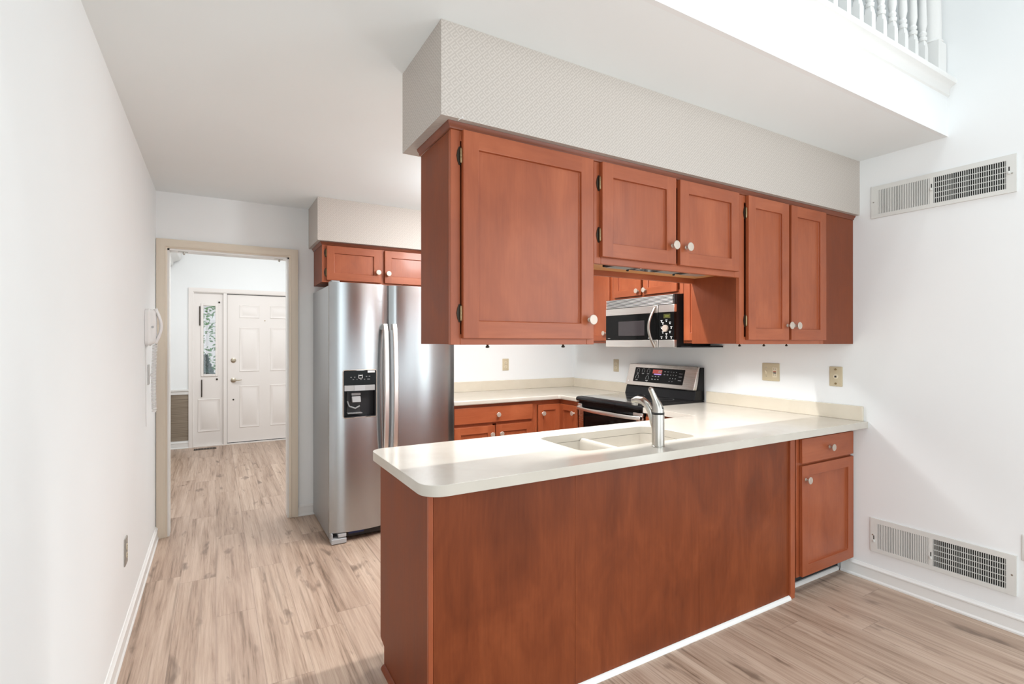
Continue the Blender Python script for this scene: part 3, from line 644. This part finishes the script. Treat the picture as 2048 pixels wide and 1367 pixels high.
b2 = thing('base_cabinet', (2.9, 3.9, 0), 'cherry corner base cabinet with two angled-together doors left of the range', 'cabinet')
m = MB(); m.box(2.373, 2.660, 3.72, 4.32, 0.10, 0.874); m.box(2.660, 3.27, 3.426, 4.32, 0.10, 0.874); m.build('carcass', WS, b2)
m = MB(); m.box(2.373, 2.398, 3.701, 3.72, 0.10, 0.874); m.box(2.398, 2.66, 3.701, 3.72, 0.838, 0.874); m.box(2.641, 2.66, 3.43, 3.72, 0.838, 0.874); m.build('face_frame', WV, b2, 0.001, 1)
m = MB(); m.box(2.373, 2.70, 3.79, 3.81, 0, 0.10); m.box(2.70, 2.72, 3.43, 3.81, 0, 0.10); m.build('toe_kick', TOE, b2)
dd = shaker(b2, (2.402, 3.700, 0.115), *FRONT, 0.233, 0.722, WH, 0.05); knob(dd, (2.443, 3.681, 0.763), (0, -1, 0))
dd = shaker(b2, (2.640, 3.674, 0.115), *LEFTW, 0.236, 0.722, WY, 0.05); knob(dd, (2.621, 3.468, 0.775), (-1, 0, 0))
b3 = thing('base_cabinet', (2.95, 2.43, 0), 'cherry base cabinet between the range and the peninsula', 'cabinet')
MB().box(2.660, 3.27, 2.205, 2.652, 0.10, 0.874).build('carcass', WS, b3)
face_ring(b3, (2.660, 2.652, 0.10), *LEFTW, 0.447, 0.774, WY, 0.035)
dd = shaker(b3, (2.640, 2.638, 0.115), *LEFTW, 0.40, 0.582, WY); knob(dd, (2.621, 2.30, 0.626), (-1, 0, 0))
dd = slab(b3, (2.640, 2.638, 0.724), *LEFTW, 0.40, 0.128, WY); knob(dd, (2.621, 2.44, 0.785), (-1, 0, 0))
MB().box(2.71, 2.73, 2.205, 2.652, 0, 0.10).build('toe_kick', TOE, b3)

# ------------------------------------------------------------------ peninsula base and end cabinet
pb = thing('peninsula_base', (1.65, 1.9, 0), 'cherry panelled back and end of the peninsula under the pale counter', 'cabinet')
m = MB()
for x0, x1 in ((0.6335, 1.2295), (1.230, 1.9495), (1.950, 2.655)): m.box(x0, x1, 1.620, 1.634, 0.0, 0.8755)
m.build('back_panel', WD, pb, 0.0008, 1)
m = MB(); m.prism([(1.634, 0.0), (2.140, 0.0), (2.140, 0.085), (2.195, 0.10), (2.195, 0.8755), (1.634, 0.8755)], 0.616, 0.632, 'x'); m.build('end_panel', WS, pb, 0.001, 1)
MB().box(0.6155, 0.633, 1.6185, 1.634, 0.0, 0.8755).build('corner_strip', WV, pb, 0.002)
m = MB(); m.box(2.656, 2.694, 1.609, 1.66, 0.0, 0.8755); m.box(2.694, 2.704, 1.613, 1.64, 0.02, 0.8755); m.build('end_post', WV, pb, 0.002)
MB().box(0.633, 2.66, 2.165, 2.18, 0.10, 0.8755).build('kitchen_side', WV, pb)
MB().box(0.633, 2.66, 2.11, 2.125, 0.0, 0.10).build('toe_kick', TOE, pb)
q = [(0.0, 0.0), (0.016, 0.0), (0.0150, 0.007), (0.011, 0.013), (0.005, 0.017), (0.0, 0.018)]
MB().prism([(1.6195 - d_, z) for d_, z in q], 0.62, 2.655, 'x').build('white_shoe_strip', TRIM, pb)['label'] = 'white shoe strip along the floor'
MB().prism([(0.6155 - d_, z) for d_, z in q], 1.62, 2.13, 'y').build('end_shoe_strip', WS, pb)
ec = thing('base_cabinet', (2.98, 1.9, 0), 'cherry end cabinet with a drawer over one door between peninsula and right wall', 'cabinet')
MB().box(2.716, 3.268, 1.634, 2.165, 0.098, 0.8755).build('carcass', WS, ec)
face_ring(ec, (2.716, 1.634, 0.098), *FRONT, 0.554, 0.777, WH, 0.028, extra=[(0.028, 0.53, 0.60, 0.628)])
dd = slab(ec, (2.742, 1.6145, 0.716), *FRONT, 0.522, 0.134, WH); knob(dd, (3.005, 1.5955, 0.783), (0, -1, 0))
dd = shaker(ec, (2.742, 1.6145, 0.103), *FRONT, 0.522, 0.600, WH, 0.058); knob(dd, (2.772, 1.5955, 0.628), (0, -1, 0))
MB().box(2.716, 3.272, 1.690, 1.705, 0, 0.098).build('toe_kick', TOE, ec)
MB().prism([(1.6895 - d_, z) for d_, z in [(0, 0), (0.016, 0), (0.016, 0.014), (0.008, 0.020), (0, 0.020)]], 2.706, 3.257, 'x').build('white_shoe_strip', TRIM, ec)['label'] = 'white shoe strip along the floor'

# ------------------------------------------------------------------ countertops
def counter(name, outline, z0, z1, hole, parent, m_):
    mb = MB(); bm = mb.bm
    def loop(pts, z): return [mb.V((x, y, z)) for x, y in pts]
    T, B = loop(outline, z1), loop(outline, z0); n = len(T); edges = {z1: [], z0: []}
    for L, z in ((T, z1), (B, z0)):
        for i in range(n): edges[z].append(bm.edges.new((L[i], L[(i + 1) % n])))
    for i in range(n): mb.F([B[i], B[(i + 1) % n], T[(i + 1) % n], T[i]])
    if hole:
        HT, HB = loop(hole, z1), loop(hole, z0); k = len(HT)
        for L, z in ((HT, z1), (HB, z0)):
            for i in range(k): edges[z].append(bm.edges.new((L[i], L[(i + 1) % k])))
        for i in range(k): mb.F([HT[i], HT[(i + 1) % k], HB[(i + 1) % k], HB[i]])
    for z in (z0, z1): bmesh.ops.triangle_fill(bm, edges=edges[z], use_beauty=True, use_dissolve=False)
    return mb.build(name, m_, parent, 0.013, 5, 50)
pc = thing('countertop', (1.9, 1.9, 0.876), 'cream solid-surface peninsula countertop with a built-in double sink', 'countertop')
def arc(cx, cy, r, a0, a1, n=8): return [(cx + r * math.cos(math.radians(a0 + (a1 - a0) * k / n)), cy + r * math.sin(math.radians(a0 + (a1 - a0) * k / n))) for k in range(n + 1)]
CY0 = 1.523
ol = arc(0.570 + 0.075, CY0 + 0.075, 0.075, 180, 270) + [(RW - 0.001, CY0), (RW - 0.001, 2.656), (2.612, 2.656), (2.612, 2.198)] + arc(0.570 + 0.06, 2.198 - 0.06, 0.06, 90, 180)
hole = rrect(1.335, 2.050, 1.702, 2.062, 0.055)
counter('slab', ol, 0.8765, 0.914, hole, pc, SOLID)
m = MB(); R = [[(x, y, z) for x, y in rrect(1.336 + d_, 2.049 - d_, 1.703 + d_, 2.061 - d_, 0.052)] for d_, z in ((0.06, 0.713), (-0.008, 0.718), (-0.012, 0.76), (-0.012, 0.8755), (0.0, 0.8755), (0.004, 0.76), (0.02, 0.73), (0.06, 0.725))]
m.rings(R, True, True); sb = m.build('sink_basin', SOLID, pc)
m = MB(); m.prism([(1.585, 0.726), (1.590, 0.872), (1.598, 0.884), (1.612, 0.888), (1.626, 0.884), (1.634, 0.872), (1.640, 0.726)], 1.705, 2.0595, 'y'); m.build('sink_divider', SOLID, pc)
for x in (1.465, 1.845): MB().lathe([(0.045, 0), (0.042, 0.003), (0.02, 0.002), (0, 0.001)], (x, 1.88, 0.7255), (0, 0, 1), 20).build('drain', CHROME, pc)
MB().box(RW - 0.020, RW - 0.001, 1.545, 2.640, 0.9135, 1.000).build('backsplash', BSPL, pc, 0.003)
rc = thing('countertop', (2.4, 4.0, 0.876), 'cream L-shaped rear countertop between the refrigerator and the range', 'countertop')
ol = [(1.603, 3.662), (2.600, 3.662), (2.612, 3.650), (2.612, 3.424), (RW - 0.001, 3.424), (RW - 0.001, BW - 0.001), (1.603, BW - 0.001)]
counter('slab', ol, 0.8765, 0.914, None, rc, SOLID)
m = MB(); m.box(1.603, RW - 0.001, BW - 0.020, BW - 0.001, 0.9135, 1.008); m.box(RW - 0.020, RW - 0.001, 3.43, BW - 0.021, 0.9135, 1.004); m.build('backsplash', BSPL, rc, 0.003)

# ------------------------------------------------------------------ faucet
fx, fy_ = 1.687, 1.622
fa = thing('faucet', (fx, fy_, 0.914), 'brushed nickel single-lever faucet standing at the sink rim', 'faucet')
MB().lathe([(0.0285, 0.0006), (0.0285, 0.004), (0.027, 0.005), (0.027, 0.138), (0.0262, 0.142), (0.0, 0.143)], (fx, fy_, 0.914), (0, 0, 1), 32).build('body', NICKEL, fa)
MB().lathe([(0.0265, 0), (0.0268, 0.002), (0.0268, 0.006), (0.0265, 0.008)], (fx, fy_, 1.0575), (0, 0, 1), 32).build('collar', BLACKM, fa)
m = MB(); m.tube([(fx, fy_, 1.065), (fx, fy_, 1.078), (fx - 0.003, fy_ + 0.004, 1.100), (fx - 0.010, fy_ + 0.010, 1.125), (fx - 0.019, fy_ + 0.015, 1.150), (fx - 0.026, fy_ + 0.019, 1.168), (fx - 0.029, fy_ + 0.021, 1.175)],
       [0.0262, 0.0255, 0.020, 0.0135, 0.0115, 0.0115, 0.005], 20); m.build('lever', NICKEL, fa)
MB().lathe([(0.0035, 0), (0.0035, 0.002)], (fx + 0.003, fy_ - 0.0235, 1.085), (0.1, -1, 0.2), 10).build('set_screw', BLACKM, fa)
m = MB(); m.tube([(fx - 0.002, fy_ + 0.016, 0.985), (fx - 0.003, fy_ + 0.028, 1.025), (fx - 0.005, fy_ + 0.040, 1.065), (fx - 0.009, fy_ + 0.056, 1.092), (fx - 0.014, fy_ + 0.080, 1.110), (fx - 0.019, fy_ + 0.108, 1.113), (fx - 0.023, fy_ + 0.132, 1.105)],
       [(0.013, 0.014), (0.014, 0.015), (0.015, 0.017), (0.0155, 0.018), (0.016, 0.019), (0.0155, 0.019), (0.012, 0.017)], 18, flat=(0, 1, 0)); m.build('spout', NICKEL, fa)
MB().lathe([(0.014, 0), (0.014, 0.014), (0.0, 0.015)], (fx - 0.021, fy_ + 0.122, 1.100), (0, 0.1, -1), 18).build('aerator', NICKEL, fa)

# ------------------------------------------------------------------ range
ra = thing('range', (2.95, 3.04, 0), 'black and stainless electric range standing against the right wall', 'range')
RY0, RY1 = 2.660, 3.418
MB().box(2.662, 3.262, RY0 + 0.004, RY1 - 0.004, 0.02, 0.900).build('body', BLACK, ra, 0.002)
m = MB(); m.prism([(2.606, 0.893), (2.600, 0.905), (2.606, 0.920), (2.624, 0.927), (3.258, 0.927), (3.258, 0.901), (2.66, 0.901), (2.64, 0.889)], RY0, RY1, 'y'); m.build('cooktop_frame', BLACK, ra, 0.002)
MB().box(2.650, 3.165, RY0 + 0.02, RY1 - 0.02, 0.9265, 0.9295).build('cooktop_glass', COOKG, ra, 0.001)
m = MB()
for cx, cy, r in ((2.79, 2.86, 0.115), (2.79, 3.22, 0.09), (3.04, 2.86, 0.075), (3.04, 3.22, 0.11)):
    a = [(r * math.cos(2 * PI * k / 40), r * math.sin(2 * PI * k / 40)) for k in range(40)]
    m.rings([[(cx + x, cy + y, 0.9297) for x, y in a], [(cx + x * .97, cy + y * .97, 0.9297) for x, y in a]], False, False)
m.build('burner_marks', GREYM, ra)
m = MB()
for k in range(5): m.box(2.626, 2.662, RY0 + 0.045, RY1 - 0.045, 0.846 + k * 0.009, 0.852 + k * 0.009)
m.box(2.632, 2.662, RY0 + 0.004, RY1 - 0.004, 0.842, 0.892); m.build('vent_trim', BLACK, ra, 0.001, 1)
for y0, y1 in ((RY0 + 0.004, RY0 + 0.10), (RY1 - 0.055, RY1 - 0.004)): MB().box(2.617, 2.634, y0, y1, 0.838, 0.868).build('vent_end_cap', BAND, ra, 0.003)
od = MB().box(2.624, 2.662, RY0 + 0.006, RY1 - 0.006, 0.235, 0.838).build('oven_door', WARM, ra, 0.004)
MB().box(2.6205, 2.626, RY0 + 0.075, RY1 - 0.075, 0.30, 0.832).build('door_glass', BLACKG, od, 0.002)
n = 20; R = []
for k in range(n + 1):
    q_ = k / n; y = RY1 - 0.012 - (RY1 - RY0 - 0.024) * q_; xo = 2.612 - 0.052 * math.sin(PI * q_) ** 0.8 if 0 < k < n else 2.612
    R.append([(xo - 0.010, y, 0.820), (xo - 0.013, y, 0.832), (xo - 0.010, y, 0.846), (xo + 0.004, y, 0.847), (xo + 0.006, y, 0.832), (xo + 0.004, y, 0.819)])
m = MB(); m.rings(R); m.box(2.600, 2.626, RY1 - 0.030, RY1 - 0.012, 0.818, 0.848); m.box(2.600, 2.626, RY0 + 0.012, RY0 + 0.030, 0.818, 0.848); m.build('oven_handle', BAND, od, 0.002)
dw_ = MB().box(2.630, 2.662, RY0 + 0.006, RY1 - 0.006, 0.06, 0.228).build('storage_drawer', WARM, ra, 0.004)
m = MB(); m.prism([(3.145, 0.9275), (3.165, 1.000), (3.19, 1.012), (3.216, 1.172), (3.225, 1.180), (3.262, 1.180), (3.262, 0.9275)], RY0, RY1, 'y'); bg = m.build('backguard', BLACK, ra, 0.004)
# leaning stainless control panel: local frame along the lean
pb0, pt0 = Vector((3.150, 0, 1.006)), Vector((3.205, 0, 1.188)); up = (pt0 - pb0); PH = up.length; up.normalize(); nn = Vector((-up.z, 0, up.x))
def panelM():
    M = Matrix.Identity(4); u = Vector((0, -1, 0)); o_ = Vector((pb0.x, RY1 - 0.004, pb0.z))
    for i in range(3): M[i][0] = u[i]; M[i][1] = up[i]; M[i][2] = nn[i]; M[i][3] = o_[i]
    return M
PW = RY1 - RY0 - 0.010
mp_ = MB(panelM()); mp_.rings([[(x, y, -0.03) for x, y in rrect(0, PW, 0, PH, 0.012)], [(x, y, 0.004) for x, y in rrect(0, PW, 0, PH, 0.012)]])
cpn = mp_.build('control_panel', WARM, ra, 0.003)
g0, g1, h0, h1 = 0.115 * PW, 0.845 * PW, 0.17 * PH, 0.83 * PH
gl = MB(panelM()); gl.rings([[(x, y, 0.003) for x, y in rrect(g0, g1, h0, h1, 0.006)], [(x, y, 0.0052) for x, y in rrect(g0, g1, h0, h1, 0.006)]])
glo = gl.build('touch_panel', BLACKG, cpn)
def PR(m, a0, a1, b0, b1, c=0.0062):
    W_ = g1 - g0; H_ = h1 - h0; m.box(g0 + a0 * W_, g0 + a1 * W_, h0 + b0 * H_, h0 + b1 * H_, 0.0045, c)
m = MB(panelM()); PR(m, 0.385, 0.57, 0.64, 0.90); m.build('display', DISPR, glo)
m = MB(panelM()); PR(m, 0.42, 0.565, 0.55, 0.625); m.build('display_bar', DISPP, glo)
m = MB(panelM())
for a in (0.505, 0.54): PR(m, a, a + 0.018, 0.70, 0.84, 0.0066)
m.build('display_digits', MARK, glo)
def burner_icon(a, b):
    W_ = g1 - g0; H_ = h1 - h0; m = MB(panelM()); cx, cy = g0 + a * W_, h0 + b * H_; r = 0.0155
    pts = [(cx + r * math.cos(math.radians(-40 + 260 * k / 16)), cy + r * 1.25 * math.sin(math.radians(-40 + 260 * k / 16)), 0.006) for k in range(17)]
    m.tube(pts, 0.0009, 4); m.box(cx - 0.002, cx + 0.002, cy - 0.030, cy - 0.020, 0.0045, 0.0062); m.box(cx - 0.013, cx - 0.006, cy - 0.026, cy - 0.022, 0.0045, 0.0062); m.box(cx + 0.006, cx + 0.013, cy - 0.026, cy - 0.022, 0.0045, 0.0062)
    m.build('burner_control', MARK, glo)
for a, b in ((0.075, 0.78), (0.185, 0.78), (0.295, 0.78), (0.075, 0.32), (0.295, 0.30)): burner_icon(a, b)
m = MB(panelM())
for r_, (bb, xs) in enumerate(((0.80, (.63, .69, .75, .80, .85)), (0.60, (.63, .69, .75, .80, .85)), (0.44, (.40, .46, .52)), (0.38, (.75, .80, .85)), (0.24, (.40, .46, .52)), (0.18, (.745, .80)))):
    for a in xs: PR(m, a - (0.014 if a < .72 else 0.005), a + (0.014 if a < .72 else 0.005), bb - 0.022, bb + 0.022)
m.build('key_legend', GREYP, glo)
m = MB(panelM())
for bb in (.72, .52, .28): PR(m, 0.905, 0.965, bb - 0.018, bb + 0.018)
m.build('key_legend', GREYM, glo)
m = MB(panelM()); m.lathe([(0.008, 0.003), (0.008, 0.0055), (0, 0.0056)], (0.045 * PW, 0.18 * PH, 0), (0, 0, 1), 20); m.build('maker_badge', CHROME, cpn)
for y in (RY0 + 0.05, RY1 - 0.05):
    for x in (2.70, 3.22): MB().lathe([(0.018, 0), (0.018, 0.021)], (x, y, 0), (0, 0, 1), 12).build('foot', BLACKM, ra)

# ------------------------------------------------------------------ wall plates
def plate(name, label, cat, o, u, n, kinds, W=0.070, H=0.115, m_=ALMOND, md=ALMONDL, group=None):
    c = Vector(o) + Vector(u) * W / 2 + Vector((0, 0, H / 2)); t = thing(name, tuple(c), label, cat, group)
    M = frame(o, u, n); p = MB(M); p.rings([[(x, y, 0.0) for x, y in rrect(0, W, 0, H, 0.004)], [(x, y, 0.004) for x, y in rrect(0, W, 0, H, 0.004)], [(x, y, 0.006) for x, y in rrect(0.004, W - 0.004, 0.004, H - 0.004, 0.004)]])
    p.build('cover_plate', m_, t)
    for i, k in enumerate(kinds):
        cx = W * (i + 0.5) / len(kinds); cy = H / 2
        if k == 'duplex':
            for dy in (-0.020, 0.020):
                s_ = MB(M); s_.rings([[(cx + 0.0165 * math.cos(q_), cy + dy + 0.014 * math.sin(q_), c_) for q_ in [2 * PI * j / 16 for j in range(16)]] for c_ in (0.0055, 0.008)]); so = s_.build('receptacle', md, t)
                s_ = MB(M); s_.box(cx - 0.007, cx - 0.005, cy + dy - 0.001, cy + dy + 0.007, 0.007, 0.0086); s_.box(cx + 0.005, cx + 0.007, cy + dy, cy + dy + 0.006, 0.007, 0.0086); s_.box(cx - 0.002, cx + 0.002, cy + dy - 0.009, cy + dy - 0.005, 0.007, 0.0086); s_.build('slots', BLACKM, so)
            s_ = MB(M); s_.lathe([(0.003, 0.006), (0.003, 0.0075), (0, 0.008)], (cx, cy, 0), (0, 0, 1), 10); s_.build('screw', NICKEL, t)
        elif k == 'gfci':
            s_ = MB(M); s_.box(cx - 0.0165, cx + 0.0165, cy - 0.034, cy + 0.034, 0.005, 0.008); so = s_.build('gfci_receptacle', md, t, 0.001)
            s_ = MB(M); s_.box(cx - 0.010, cx + 0.010, cy + 0.001, cy + 0.007, 0.007, 0.0095); s_.build('reset_button', mat('red_button', (0.35, 0.06, 0.03), 0.4), so)
            s_ = MB(M); s_.box(cx - 0.010, cx + 0.010, cy - 0.008, cy - 0.002, 0.007, 0.0095)
            for dy in (0.018, -0.022): s_.box(cx - 0.007, cx - 0.005, cy + dy, cy + dy + 0.008, 0.007, 0.0086); s_.box(cx + 0.005, cx + 0.007, cy + dy, cy + dy + 0.007, 0.007, 0.0086)
            s_.build('slots', BLACKM, so)
        elif k == 'switch':
            s_ = MB(M); s_.box(cx - 0.006, cx + 0.006, cy - 0.012, cy + 0.012, 0.005, 0.007); s_.prism([(cy - 0.004, 0.006), (cy + 0.004, 0.006), (cy + 0.012, 0.016), (cy + 0.008, 0.017)], cx - 0.004, cx + 0.004, 'x'); s_.build('toggle', md, t)
            for dy in (-0.030, 0.030):
                s_ = MB(M); s_.lathe([(0.003, 0.006), (0.003, 0.0075), (0, 0.008)], (cx, cy + dy, 0), (0, 0, 1), 10); s_.build('screw', NICKEL, t)
        elif k == 'phone':
            s_ = MB(M); s_.lathe([(0.016, 0.005), (0.014, 0.008), (0.010, 0.0085)], (cx, cy, 0), (0, 0, 1), 16); s_.build('jack_ring', md, t)
            s_ = MB(M); s_.box(cx - 0.006, cx + 0.006, cy - 0.006, cy + 0.005, 0.006, 0.0092); s_.build('jack_socket', BLACKM, t)
            for dy in (-0.043, 0.043):
                s_ = MB(M); s_.lathe([(0.006, 0.005), (0.006, 0.009), (0.004, 0.013), (0, 0.0135)], (cx, cy + dy, 0), (0, 0, 1), 12); s_.build('mounting_stud', BRASS, t)
        elif k == 'jack':
            s_ = MB(M); s_.box(cx - 0.008, cx + 0.008, cy - 0.010, cy + 0.006, 0.005, 0.016); s_.build('jack_block', md, t, 0.002)
    return t
plate('wall_outlet', 'almond duplex outlet on the back wall above the rear counter', 'outlet', (2.413, BW - 0.0005, 1.102), X_, -Y_, ['duplex'])
plate('wall_outlet', 'almond duplex outlet on the right wall just left of the range', 'outlet', (RW - 0.0005, 3.712, 1.100), -Y_, -X_, ['duplex'])
plate('switch_plate', 'double almond plate with a toggle switch and a test-button outlet', 'switch', (RW - 0.0005, 2.184, 1.112), -Y_, -X_, ['switch', 'gfci'], 0.124, 0.120)
plate('phone_jack_plate', 'almond telephone wall-mount plate near the counter end', 'phone jack', (RW - 0.0005, 1.737, 1.106), -Y_, -X_, ['phone'], 0.075, 0.120)
plate('wall_outlet', 'pale outlet plate cut off by the right photo edge beside the lower vent', 'outlet', (RW - 0.0005, 0.870, 0.350), -Y_, -X_, ['duplex'], 0.075, 0.122, VENTW, WHITEP)
plate('wall_outlet', 'grey outlet plate low on the left wall', 'outlet', (LW + 0.0005, 2.905, 0.345), Y_, X_, ['duplex'], 0.075, 0.125, mat('steel_plate', (0.42, 0.40, 0.37), 0.4, 0.6), ALMONDL)
plate('phone_jack_plate', 'small grey plate below the wall telephone', 'phone jack', (LW + 0.0005, 3.83, 1.112), Y_, X_, ['jack'], 0.075, 0.125, mat('grey_plate', (0.50, 0.49, 0.47), 0.4, 0.4), WHITEP)

# ------------------------------------------------------------------ wall telephone
ph = thing('wall_telephone', (LW, 3.78, 1.36), 'white corded wall telephone hung on the left wall by the doorway', 'telephone')
def rx(y0, y1, z0, z1, r): return rrect(y0, y1, z0, z1, r)
m = MB(); m.rings([[(x, y, z) for y, z in rx(3.69 + d_, 3.865 - d_, 1.355 + d_, 1.575 - d_, 0.03)] for x, d_ in ((LW + 0.001, 0.0), (LW + 0.018, 0.0), (LW + 0.026, 0.008))]); m.build('base', WHITEP, ph)
m = MB(); m.rings([[(x, y, z) for y, z in rx(3.70 + d_, 3.80 - d_, 1.352 + d_ + (0.012 if x > -0.33 else 0), 1.572 - d_, 0.028)] for x, d_ in ((LW + 0.02, 0.0), (LW + 0.040, 0.002), (LW + 0.052, 0.014))]); m.build('body', WHITEP, ph)
MB().lathe([(0.007, 0), (0.007, 0.003), (0, 0.0035)], (LW + 0.038, 3.7005, 1.465), (0, -1, 0), 14).build('hook_button', GREYP, ph)
pts = [(-0.318 + 0.030 * math.sin(PI * k / 12), 3.755, 1.575 - 0.205 * k / 12) for k in range(13)]
MB().tube(pts, [(0.012, 0.024)] + [(0.010, 0.022)] * 2 + [(0.0085, 0.018)] * 7 + [(0.010, 0.022)] * 2 + [(0.012, 0.024)], 14, flat=(1, 0, 0)).build('handset', WHITEP, ph)
rnd = random.Random(4); pts = []
for k in range(46 * 10):
    q_ = k / 459; z = 1.36 - 0.405 * q_; a = 2 * PI * k / 10; r_ = 0.0115
    pts.append((-0.318 - 0.006 * math.sin(q_ * 2.4) + r_ * math.cos(a), 3.752 + r_ * math.sin(a) - 0.02 * math.sin(PI * q_), z))
MB().tube(pts, 0.0026, 5).build('coiled_cord', WHITEP, ph)
MB().tube([(LW + 0.003, 3.72, 1.36), (LW + 0.003, 3.722, 1.2), (LW + 0.003, 3.735, 0.95), (LW + 0.0035, 3.742, 0.87)], 0.0022, 6).build('line_cable', WHITEP, ph)

# ------------------------------------------------------------------ wall vents
def vent(label, y1, y0, z0, z1, tabs):
    t = thing('wall_vent', (RW, (y0 + y1) / 2, (z0 + z1) / 2), label, 'vent', 'twin-panel registers on the right wall')
    W = y1 - y0; H = z1 - z0; M = frame((RW - 0.0005, y1, z0), (0, -1, 0), (-1, 0, 0))
    L0, L1, R0, R1, b0, b1 = 0.058 * W, 0.450 * W, 0.478 * W, 0.940 * W, 0.115 * H, 0.860 * H
    m = MB(M)
    for a, b, c, d in ((0, L0, 0, H), (L1, R0, 0, H), (R1, W, 0, H), (L0, L1, 0, b0), (R0, R1, 0, b0), (L0, L1, b1, H), (R0, R1, b1, H)): m.box(a, b, c, d, 0.004, 0.009)
    m.box(0, W, 0, 0.004, 0, 0.004); m.box(0, W, H - 0.004, H, 0, 0.004); m.box(0, 0.004, 0.004, H - 0.004, 0, 0.004); m.box(W - 0.004, W, 0.004, H - 0.004, 0, 0.004)
    m.build('faceplate', VENTW, t)
    m = MB(M); m.box(L0, L1, b0, b1, 0.0008, 0.0016); m.build('damper', mat('damper_grey', (0.16, 0.16, 0.15), 0.6), t)
    m = MB(M); m.box(R0, R1, b0, b1, 0.0008, 0.0016); m.build('duct_shade', VENTD, t)  # dark sheet on the wall standing for the shade inside the duct
    for a0, a1, nb, wd, hz in ((L0, L1, 30, 0.62, 0), (R0, R1, 33, 0.26, 4)):
        m = MB(M); st = (a1 - a0) / nb
        for k in range(nb): m.box(a0 + st * (k + 0.5 - wd / 2), a0 + st * (k + 0.5 + wd / 2), b0, b1, 0.0040, 0.0085)
        for k in range(hz): zc = b0 + (b1 - b0) * (k + 1) / (hz + 1); m.box(a0, a1, zc - 0.0018, zc + 0.0018, 0.0026, 0.0050)
        m.build('louvers', VENTW, t)
    for a, b in tabs:
        m = MB(M); m.box(W * a - 0.0022, W * a + 0.0022, H * b - 0.015, H * b + 0.012, 0.0086, 0.0094); m.build('lever_slot', VENTD, t)
        m = MB(M); m.box(W * a - 0.005, W * a + 0.005, H * b - 0.024, H * b - 0.010, 0.0088, 0.017); m.build('damper_lever', VENTW, t, 0.002)
    for a in (0.02, 0.975):
        m = MB(M); m.lathe([(0.004, 0.008), (0.004, 0.0098), (0, 0.0102)], (W * a, H * 0.5, 0), (0, 0, 1), 10); m.build('screw', NICKEL, t)
vent('upper white wall vent high on the right wall near the bulkhead', 1.503, 0.886, 2.085, 2.266, ((0.464, 0.62), (0.958, 0.62)))
vent('lower white wall vent just above the right baseboard', 1.508, 0.886, 0.174, 0.365, ((0.03, 0.42), (0.464, 0.42)))
fv = thing('floor_vent', (-0.12, 7.70, 0), 'small dark floor vent in front of the sidelight', 'vent')
MB().box(-0.245, 0.005, 7.645, 7.755, 0.0, 0.004).build('vent_plate', mat('bronze_plate', (0.10, 0.07, 0.05), 0.5), fv, 0.001, 1)
m = MB()
for k in range(14): m.box(-0.238 + k * 0.017, -0.229 + k * 0.017, 7.655, 7.745, 0.0035, 0.0046)
m.build('vent_slots', VENTD, fv)

# ------------------------------------------------------------------ loft railing
rl = thing('loft_railing', (1.5, 1.20, 2.727), 'white turned-baluster railing along the loft edge', 'railing')
BP = [(0.017, 0.18), (0.019, 0.19), (0.019, 0.196), (0.012, 0.203), (0.017, 0.212), (0.017, 0.219), (0.0125, 0.228), (0.0185, 0.262), (0.0165, 0.33), (0.012, 0.52), (0.0125, 0.62), (0.016, 0.63), (0.012, 0.645)]
def baluster(x, y, w_, h_):
    m = MB(); z = 2.7268; a = w_ / 2
    m.rings([[(x + sx * a, y + sy * a, zz) for sx, sy in ((-1, -1), (1, -1), (1, 1), (-1, 1))] for zz in (z, z + 0.150)], True, False)
    def blend(f, zz): return [(x + a * f * math.copysign(1, math.cos(q_)) * min(1, abs(math.cos(q_)) * 1.35), y + a * f * math.copysign(1, math.sin(q_)) * min(1, abs(math.sin(q_)) * 1.35), zz) for q_ in [2 * PI * (k + 0.5) / 16 for k in range(16)]]
    m.rings([blend(1.0, z + 0.149), blend(0.92, z + 0.165), blend(0.70, z + 0.18)], False, True)
    s = w_ / 0.034
    m.lathe([(r * s, h) for r, h in BP], (x, y, z), (0, 0, 1), 16)
    m.box(x - a, x + a, y - a, y + a, z + 0.645, z + 0.84); return m
for k in range(33):
    x = 3.122 - 0.1055 * k
    if x < LW + 0.03: break
    baluster(x, 1.20, 0.034, 0.85).build('baluster', TRIM, rl)
m = MB(); x, y = 3.225, 1.20; a = 0.046
m.box(x - a, x + a, y - a, y + a, 2.7268, 2.915)
m.lathe([(0.043, 0.188), (0.048, 0.192), (0.048, 0.198), (0.040, 0.205), (0.041, 0.26), (0.036, 0.62), (0.044, 0.63), (0.044, 0.64), (0.036, 0.65)], (x, y, 2.7268), (0, 0, 1), 28)
m.box(x - a, x + a, y - a, y + a, 3.375, 3.60); m.build('newel_post', TRIM, rl)
m = MB(); m.prism([(1.168, 3.566), (1.165, 3.60), (1.18, 3.625), (1.22, 3.625), (1.235, 3.60), (1.232, 3.566)], LW, RW - 0.002, 'x'); m.build('handrail', TRIM, rl)
